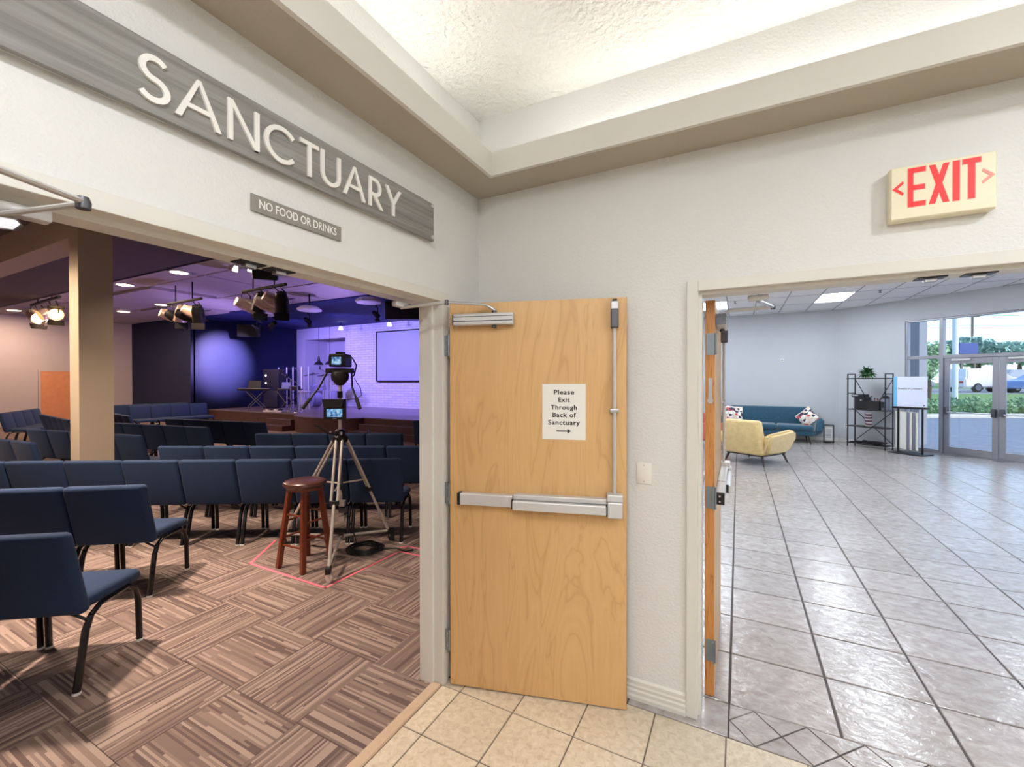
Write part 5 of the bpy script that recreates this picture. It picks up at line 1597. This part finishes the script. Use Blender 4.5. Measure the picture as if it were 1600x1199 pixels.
for s in (-1, 1):
    m = arm_panel(MB(), prof, 0.29 if s > 0 else -0.41, 0.41 if s > 0 else -0.29, 0.04)
    for v in m.bm.verts: v.co.x += s * max(0, v.co.z - 0.3) * 0.10 - s * max(0, 0.34 - v.co.z) * 0.5
    m.build('arm', 'mustard_velvet', ac, True)
MB().box(-0.30, 0.30, -0.36, 0.32, 0.175, 0.20, bev=0.005).build('plinth', 'walnut_leg', ac)
for sx in (-1, 1):
    peg(ac, sx * 0.27, -0.33, 0.19, sx * 0.05, -0.05); peg(ac, sx * 0.27, 0.28, 0.19, sx * 0.05, 0.06)
# coral armchair half hidden by the door
cc = thing('armchair', 'coral armchair half hidden behind the hall door', 'armchair', (0.80, 9.35, 0), -1.2)
MB().box(-0.30, 0.30, -0.30, 0.34, 0.20, 0.44, bev=0.04, seg=3).build('seat_cushion', 'coral_fabric', cc, True)
m = MB().box(-0.31, 0.31, -0.36, -0.20, 0.25, 0.86, bev=0.05, seg=3)
m.build('backrest', 'coral_fabric', cc, True)
for s in (-1, 1):
    MB().box(0.29 if s > 0 else -0.39, 0.39 if s > 0 else -0.29, -0.34, 0.32, 0.2, 0.62, bev=0.04, seg=3).build('arm', 'coral_fabric', cc, True)
    peg(cc, s * 0.27, -0.28, 0.2, s * 0.04, -0.03); peg(cc, s * 0.27, 0.26, 0.2, s * 0.04, 0.04)

# ---- small frame unit beside the sofa
au = thing('air_purifier', 'small white panel unit in a black frame beside the sofa', 'air purifier', (3.48, 11.56, 0), -0.15)
for sx in (-1, 1):
    for sy in (-1, 1):
        MB().box(sx * 0.105 - 0.008, sx * 0.105 + 0.008, sy * 0.10 - 0.008, sy * 0.10 + 0.008, 0, 0.46).build('post', 'shelf_black', au)
MB().box(-0.113, 0.113, -0.108, 0.108, 0.445, 0.46).build('top', 'shelf_black', au)
MB().box(-0.075, 0.075, -0.085, 0.085, 0.06, 0.42, bev=0.015).build('body', 'white_plastic', au)
for k in range(7): MB().box(-0.055, 0.055, -0.088, -0.084, 0.13 + 0.035 * k, 0.145 + 0.035 * k).build('slot', 'grey_box', au)
MB().box(-0.113, 0.113, -0.108, 0.108, 0.0, 0.02).build('foot', 'shelf_black', au)

# ---- black bookcase with shelves
bs = thing('shelf_unit', 'black metal open shelf unit with crossed braces by the window', 'shelf', awp(1.01, -0.48), AR)
SW_, SD_ = 0.40, 0.14
for sx in (-1, 1):
    for sy in (-1, 1):
        MB().box(sx * SW_ - 0.010, sx * SW_ + 0.010, sy * SD_ - 0.010, sy * SD_ + 0.010, 0, 1.77).build('post', 'shelf_black', bs)
    MB().box(sx * SW_ - 0.010, sx * SW_ + 0.010, -SD_, SD_, 1.75, 1.77).build('end_rail', 'shelf_black', bs)
    MB().box(sx * SW_ - 0.010, sx * SW_ + 0.010, -SD_, SD_, 1.29, 1.305).build('end_rail', 'shelf_black', bs)
for z in (1.665, 0.915, 0.51, 0.10):
    MB().box(-SW_ - 0.02, SW_ + 0.02, -SD_ - 0.015, SD_ + 0.015, z - 0.022, z, bev=0.003).build('shelf', 'shelf_board', bs)
for a, b in (((-SW_, 1.64), (-0.02, 0.93)), ((SW_, 1.64), (0.02, 0.93)), ((-SW_, 0.12), (SW_, 0.88)), ((SW_, 0.12), (-SW_, 0.88))):
    MB().tube([(a[0], SD_, a[1]), (b[0], SD_, b[1])], 0.008, 6).build('brace', 'shelf_black', bs)
def on_shelf(x, y, z): return awp(1.01 + x, -0.48 + y, z)
cf = thing('coffee_machine', 'black coffee machine on the shelf unit', 'coffee machine', on_shelf(-0.16, 0, 0.915), AR)
MB().box(-0.12, 0.12, -0.10, 0.12, 0.0, 0.30, bev=0.012).build('body', 'black_plastic', cf)
MB().box(-0.17, 0.10, -0.12, 0.10, 0.29, 0.36, bev=0.015).build('head', 'black_plastic', cf)
MB().box(-0.15, -0.02, -0.122, -0.115, 0.315, 0.345).build('panel', 'satin_steel', cf)
MB().tube([(0.06, -0.11, 0.22), (0.06, -0.16, 0.22)], 0.02, 8).build('handle', 'satin_steel', cf)
bx_ = thing('storage_box', 'low black storage box on the shelf unit', 'box', on_shelf(0.12, -0.02, 0.915), AR)
MB().box(-0.15, 0.15, -0.11, 0.11, 0.0, 0.20, bev=0.006).build('body', 'black_plastic', bx_)
MB().box(-0.155, 0.155, -0.115, 0.115, 0.19, 0.205, bev=0.003).build('rim', 'black_plastic', bx_)
for k, (x, h_) in enumerate(((-0.02, 0.30), (0.04, 0.26), (0.10, 0.25))):
    t = thing('bottle', ('tall dark syrup bottle', 'amber syrup bottle', 'short amber syrup bottle')[k] + ' behind the black storage box', 'bottle', on_shelf(x, 0.115, 0.915), 0, 'bottles on the shelf unit')
    MB().lathe([(0.026, 0), (0.028, 0.02), (0.028, h_ * 0.62), (0.011, h_ * 0.78), (0.011, h_)], 12).build('glass_body', 'bottle_amber' if k else 'grey_box', t, True)
    MB().lathe([(0.013, h_), (0.013, h_ + 0.02)], 10).build('cap', 'black_plastic', t)
cn = thing('drink_dispenser', 'grey drink dispenser with dark lid on the shelf unit', 'dispenser', on_shelf(0.33, -0.01, 0.915), AR)
MB().lathe([(0.075, 0), (0.08, 0.02), (0.08, 0.26), (0.07, 0.28)], 18).build('tank', 'grey_box', cn, True)
MB().lathe([(0.086, 0.28), (0.086, 0.30), (0.05, 0.33)], 18).build('lid', 'black_plastic', cn, True)
MB().box(-0.015, 0.015, -0.12, -0.07, 0.06, 0.2, bev=0.004).build('tap', 'black_plastic', cn)
rm = random.Random(11)
for k in range(9):
    t = thing('cup', 'patterned paper cup in the shelf unit stack, %s from the board' % ORD[k], 'cup', on_shelf(-0.01 + 0.018 * rm.uniform(-1, 1), -0.02, 0.51 + 0.037 * k), 0, 'stacked cups on the shelf unit')
    MB().lathe([(0.055, 0.0), (0.075, 0.034), (0.072, 0.034), (0.052, 0.003)], 14, cap=False).build('wall', ('paper', 'glossy_purple')[k % 2], t, True)
    MB().lathe([(0.0, 0.001), (0.054, 0.001), (0.054, 0.004), (0.0, 0.004)], 14, cap=False).build('bottom', 'paper', t)
for k in range(2):
    t = thing('tray', ('flat dark tray', 'wide flat dark tray')[k] + ' lying on the lowest shelf', 'tray', on_shelf(-0.1 + 0.15 * k, 0, 0.10 + 0.03 * k), AR)
    MB().box(-0.26, 0.26, -0.11, 0.11, 0, 0.008).box(-0.26, 0.26, -0.11, -0.105, 0, 0.028).box(-0.26, 0.26, 0.105, 0.11, 0, 0.028).build('body', 'shelf_black', t)
pt = thing('potted_plant', 'bushy green plant in a pot on top of the shelf unit', 'plant', on_shelf(-0.06, 0.0, 1.665), 0)
MB().lathe([(0.06, 0), (0.08, 0.11), (0.072, 0.11), (0.0, 0.10)], 14, cap=False).build('pot', 'white_plastic', pt, True)
rp = random.Random(2)
for k in range(110):
    a_ = rp.uniform(0, 2 * PI); el = rp.uniform(-0.45, 1.25); L_ = rp.uniform(0.12, 0.235)
    d = Vector((math.cos(a_) * math.cos(el), math.sin(a_) * math.cos(el), math.sin(el)))
    s_ = d.cross(Vector((0, 0, 1))).normalized() * 0.034
    o_ = Vector((0, 0, 0.10)); mid = o_ + d * L_ * 0.55 + Vector((0, 0, 0.02)); tip = o_ + d * L_ - Vector((0, 0, 0.03))
    m = MB(); bm = m.bm
    v0, v1, v2, v3, v4 = (bm.verts.new(o_), bm.verts.new(mid + s_), bm.verts.new(tip), bm.verts.new(mid - s_), bm.verts.new(mid - Vector((0, 0, 0.012))))
    bm.faces.new((v0, v1, v4)); bm.faces.new((v1, v2, v4)); bm.faces.new((v2, v3, v4)); bm.faces.new((v3, v0, v4))
    m.build('leaf', 'plant_leaf', pt)
for s in (-0.03, 0.02):
    MB().tube([(s, 0, 0.1), (s * 1.5 - 0.01, 0, 0.27), (s * 2.5, 0, 0.30)], 0.006, 6).build('stem', 'plant_leaf', pt)

# ---- display stand with a pale sign board
ds = thing('display_stand', 'black tube display stand carrying a pale sign board', 'display stand', awp(1.88, -0.62), AR)
MB().box(-0.31, 0.31, -0.22, 0.22, 0, 0.02, bev=0.004).build('base_plate', 'shelf_black', ds)
for x in (-0.22, 0.22):
    MB().tube([(x, 0, 0.02), (x, 0, 1.0)], 0.018, 8).build('post', 'shelf_black', ds, True)
MB().box(-0.32, 0.32, -0.05, 0.05, 0.985, 1.03, bev=0.008).build('cross_bar', 'shelf_black', ds)
sb = MB().box(-0.235, 0.30, -0.012, 0.012, 1.03, 1.69, bev=0.003).build('sign_panel', 'sign_board', ds)
MB().box(-0.305, -0.235, -0.013, 0.013, 1.03, 1.69).build('edge_band', 'sign_blue', sb)
add_text('Breathe in Covenant', 0.052, 0.0006, 'ink', sb, (0.0, -0.0135, 1.43), 0.0004, name='lettering')
MB().lathe([(0.014, 0), (0.014, 0.001)], 12, M=T(0.25, -0.012, 1.07) @ R(PI / 2, 'X')).build('logo', 'ink', sb)
for k, x in enumerate((-0.17, -0.12, -0.07, -0.02, 0.04)):
    t = thing('hanging_frame', 'clear sample frame on the display stand, %s from the shelf unit' % ORD[k], 'sample frame', awp(1.88 + x, -0.62, 0.08), AR + 0.9, 'sample frames on the display stand')
    MB().box(-0.012, 0.012, -0.20, 0.20, 0.02, 0.84, bev=0.003).build('panel', ('white_plastic', 'grey_box')[k % 2], t)
    MB().tube([(0, 0, 0.84), (0, 0, 0.89), (0, 0.03, 0.90)], 0.006, 6).build('hook', 'satin_steel', t)

# ---- small wall items in the hall
t = thing('thermostat', 'small white thermostat on the rear hall wall', 'thermostat', (2.47, 11.93, 2.17))
MB().box(-0.035, 0.035, -0.03, 0, -0.035, 0.035, bev=0.006).build('case', 'white_plastic', t)
MB().box(-0.018, 0.018, -0.032, -0.029, -0.012, 0.016).build('display', 'grey_box', t)
t = thing('wall_outlet', 'white electrical outlet low on the grey wall beside the shelf', 'outlet', awp(0.18, 0, 0.42), AR)
MB().box(-0.036, 0.036, -0.008, 0, -0.058, 0.058, bev=0.003).build('plate', 'white_plastic', t)
for z in (-0.025, 0.025): MB().box(-0.014, 0.014, -0.010, -0.007, z - 0.014, z + 0.014, bev=0.002).build('socket', 'grey_box', t)

# ------------------------------------------------------------------ outdoors
SF, SR_ = Vector((-0.4616, 0.8871, 0)), Vector((0.8871, 0.4616, 0))     # street frame: across and along
SO = Vector((CAM_LOC.x, CAM_LOC.y, 0))
SA = math.atan2(0.4616, 0.8871)
def ext(l, d, z=0):
    return tuple(SO + SR_ * l + SF * d + Vector((0, 0, z)))
SM = T(SO.x, SO.y, 0) @ R(SA)          # x along the street, y across
struct('ground', MB().box(-90, 150, -60, 190, -0.3, -0.09), 'asphalt', 'grey paved drive outside')
struct('ground_drive', MB().box(9, 60, 10, 19.2, -0.09, -0.06, SM).box(10, 60, 10, 14.5, -0.06, -0.05, SM), 'asphalt', 'pale drive outside the glass doors')
struct('kerb', MB().box(9, 60, 19.2, 20.1, -0.08, 0.06, SM, bev=0.02), 'concrete', 'concrete kerb along the hedge')
m = MB(); bm = m.bm
q = [bm.verts.new(SM @ Vector(p)) for p in ((5, 20.1, -0.05), (80, 20.1, -0.05), (80, 28, 0.72), (5, 28, 0.72), (5, 28, -0.2), (80, 28, -0.2), (80, 20.1, -0.2), (5, 20.1, -0.2))]
for f in ((0, 1, 2, 3), (3, 2, 5, 4), (4, 5, 6, 7), (7, 6, 1, 0), (0, 3, 4, 7), (1, 6, 5, 2)): bm.faces.new([q[i] for i in f])
struct('lawn', m, 'lawn', 'grass bank between hedge and road')
struct('road', MB().box(0, 90, 28, 44, -0.2, 0.72, SM), 'road_far', 'grey road beyond the grass bank')
struct('ground_far', MB().box(-20, 140, 44, 120, -0.2, 0.72, SM), 'lawn', 'green ground beyond the road')
# porch pillar and roof edge just outside the glass
struct('column_porch', MB().box(0.60, 0.95, 1.6, 1.95, -0.08, 3.6, AW), 'exterior_stucco', 'grey porch pillar outside the window')
# hedge: individual bushes in a row
def leaf_cloud(m, c, rx, ry, rz_, n, sz, rnd):
    bm = m.bm
    for _ in range(n):
        while True:
            p = Vector((rnd.uniform(-1, 1), rnd.uniform(-1, 1), rnd.uniform(-1, 1)))
            if 0.25 < p.length < 1: break
        p = p * (0.55 + 0.45 * rnd.random()) if p.length < 0.6 else p
        o = Vector((c[0] + p.x * rx, c[1] + p.y * ry, c[2] + p.z * rz_))
        a = Vector((rnd.uniform(-1, 1), rnd.uniform(-1, 1), rnd.uniform(-1, 1))).normalized() * sz * rnd.uniform(0.6, 1.2)
        b = a.orthogonal().normalized() * sz * 0.5
        bm.faces.new([bm.verts.new(o - a), bm.verts.new(o + b), bm.verts.new(o + a), bm.verts.new(o - b)])
rh = random.Random(21)
bush_me = []
for k in range(3):
    m = MB(); leaf_cloud(m, (0, 0, 0.42), 0.62, 0.5, 0.45, 420, 0.085, rh)
    o = m.build('foliage', 'hedge_leaf', None, weld=False); bush_me.append(o.data); bpy.data.objects.remove(o)
m = MB()
for a_ in (0, 2, 4): m.tube([(0.02 * math.cos(a_), 0.02 * math.sin(a_), 0), (0.2 * math.cos(a_), 0.2 * math.sin(a_), 0.5)], 0.012, 5)
o = m.build('stem', 'bark'); stem_me = o.data; bpy.data.objects.remove(o)
for k in range(16):
    l = 17.2 + 1.2 * k
    t = thing('hedge_bush', 'green hedge bush, number %s along the kerb from the tree' % (ORD[k] if k < 10 else 'ten plus %s' % ORD[k - 10]), 'bush', ext(l, 20.75, -0.03), rh.uniform(0, 6), 'hedge bushes along the kerb')
    put('foliage', bush_me[k % 3], t); put('stem', stem_me, t)
def tree(label, l, d, z0, h_, r_, mat, n, sz, seed, trunk=0.12):
    rt = random.Random(seed)
    t = thing('tree', label, 'tree', ext(l, d, z0), rt.uniform(0, 6), 'trees outside')
    MB().tube([(0, 0, 0), (0.05, 0, h_ * 0.3), (0, 0.05, h_ * 0.6)], [trunk, trunk * 0.8, trunk * 0.4], 8).build('trunk', 'bark', t, True)
    m = MB()
    for i in range(7):
        a_ = rt.uniform(0, 2 * PI); q = rt.uniform(0.1, 0.6) * r_
        leaf_cloud(m, (q * math.cos(a_), q * math.sin(a_), h_ * rt.uniform(0.55, 0.85)), r_ * 0.55, r_ * 0.55, h_ * 0.2, n // 7, sz, rt)
    m.build('crown', mat, t, weld=False)
    return t
tree('bright green young tree beside the porch pillar', 23.35, 24.4, 0.2, 3.6, 0.85, 'tree_leaf', 2200, 0.10, 31)
tree('tall thin tree at the window corner', 26.3, 28.5, 0.7, 6.0, 0.8, 'tree_leaf', 260, 0.10, 32, 0.08)
tree('large blue green tree beyond the road', 60.0, 56.0, 0.7, 6.8, 4.6, 'tree_leaf_blue', 3600, 0.5, 33, 0.4)
tree('wide dark tree beyond the cars', 73.5, 63.0, 0.7, 6.2, 5.0, 'tree_leaf_blue', 3000, 0.5, 34, 0.4)
tree('low round tree behind the blue sign', 50.5, 55.0, 0.7, 4.2, 3.0, 'tree_leaf', 2400, 0.4, 35, 0.3)
tree('spreading tree at the far end of the road', 88.0, 72.0, 0.7, 7.0, 5.5, 'tree_leaf', 2600, 0.5, 36, 0.4)
lp = thing('light_pole', 'thick white pole standing behind the hedge', 'pole', ext(22.6, 22.2, 0.1))
MB().tube([(0, 0, 0), (0, 0, 7.5)], 0.12, 12).build('pole', 'pole_white', lp, True)
MB().box(-0.2, 0.2, -0.2, 0.2, 0, 0.1).build('foot', 'concrete', lp)
MB().tube([(0, 0, 7.4), (0.8, 0, 7.7)], 0.06, 8).build('bracket', 'pole_white', lp)
bb = thing('billboard', 'blue grey roadside sign board on two posts', 'billboard', ext(48.7, 46.5, 0.7), SA)
MB().box(-1.0, 1.0, -0.1, 0.1, 3.7, 4.85, bev=0.02).build('panel', 'far_sign', bb)
for x in (-0.7, 0.7): MB().box(x - 0.08, x + 0.08, -0.08, 0.08, 0, 3.7).build('post', 'utility_wood', bb)
up_ = thing('utility_pole', 'thin wooden utility pole with wires beyond the road', 'utility pole', ext(74.0, 70.0, 0.7), SA)
MB().tube([(0, 0, 0), (0, 0, 12.0)], 0.16, 8).build('pole', 'utility_wood', up_, True)
MB().box(-1.1, 1.1, -0.08, 0.08, 11.0, 11.2).build('crossarm', 'utility_wood', up_)
for k, z in enumerate((11.2, 9.6)):
    MB().tube([(-40 + 8 * i, 0, z + 0.02 * (i - 5) ** 2) for i in range(11)], 0.03, 5).build('wire', 'cable', up_)
def car(label, l, d, z0, mat, suv, face=1):
    t = thing('car', label, 'car', ext(l, d, z0), SA + (0 if face > 0 else PI))
    if suv:
        side = [(-2.3, 0.35), (-2.32, 0.95), (-2.2, 1.05), (-2.05, 1.72), (0.35, 1.76), (1.05, 1.12), (2.15, 0.98), (2.3, 0.75), (2.3, 0.35)]
        win = [(-1.85, 1.12), (-1.75, 1.62), (0.28, 1.66), (0.85, 1.14)]
        hh = 0.9
    else:
        side = [(-2.2, 0.30), (-2.25, 0.80), (-1.55, 0.92), (-0.95, 1.36), (0.35, 1.40), (1.1, 0.95), (2.05, 0.82), (2.2, 0.62), (2.2, 0.30)]
        win = [(-1.25, 0.97), (-0.88, 1.29), (0.30, 1.32), (0.92, 0.97)]
        hh = 0.85
    tb_ = bmesh.new()
    a = [tb_.verts.new((x, -hh, z)) for x, z in side]; b = [tb_.verts.new((x, hh, z)) for x, z in side]
    n = len(side)
    tb_.faces.new(a); tb_.faces.new(b[::-1])
    for i in range(n): tb_.faces.new((a[i], b[i], b[(i + 1) % n], a[(i + 1) % n]))
    for v in tb_.verts:
        if v.co.z > 1.2: v.co.y *= 0.84
    bmesh.ops.recalc_face_normals(tb_, faces=tb_.faces)
    bmesh.ops.bevel(tb_, geom=list(tb_.edges), offset=0.07, segments=2, affect='EDGES', clamp_overlap=True)
    m = MB(); m.merge(tb_); tb_.free()
    m.build('body', mat, t, True)
    for s in (-1, 1):
        mm = MB().prism(win, -0.012, 0.012)
        for v in mm.bm.verts: v.co.y += s * (hh + 0.004 - max(0, v.co.z - 1.05) * 0.26)
        mm.build('window', 'car_glass', t)
        for x in (-1.4, 1.4):
            wl = MB().lathe([(0.0, -0.1), (0.30, -0.1), (0.34, -0.07), (0.34, 0.07), (0.30, 0.1), (0.0, 0.1)], 18, M=T(x, s * (hh - 0.08), 0.34) @ R(PI / 2, 'X'), cap=False).build('wheel', 'rubber', t, True)
            MB().lathe([(0.0, 0.0), (0.2, 0.0), (0.2, 0.02), (0.0, 0.02)], 14, M=T(x, s * (hh + 0.03), 0.34) @ R(PI / 2, 'X'), cap=False).build('hubcap', 'satin_steel', wl)
    MB().box(2.24, 2.32, -0.7, -0.45, 0.62, 0.74).build('headlight', 'white_plastic', t)
    MB().box(-2.34, -2.24, -0.75, -0.5, 0.65, 0.80).build('tail_light', 'coral_fabric', t)
    return t
car('white sport utility car on the road behind the glass door', 34.7, 32.0, 0.72, 'car_white', True)
car('blue sedan parked before the white car', 36.2, 29.6, 0.72, 'car_blue', False, -1)
car('grey sedan passing behind the white pole', 32.0, 36.0, 0.72, 'car_grey', False)
car('grey sport utility car farther along the road', 41.5, 36.5, 0.72, 'car_grey', True, -1)
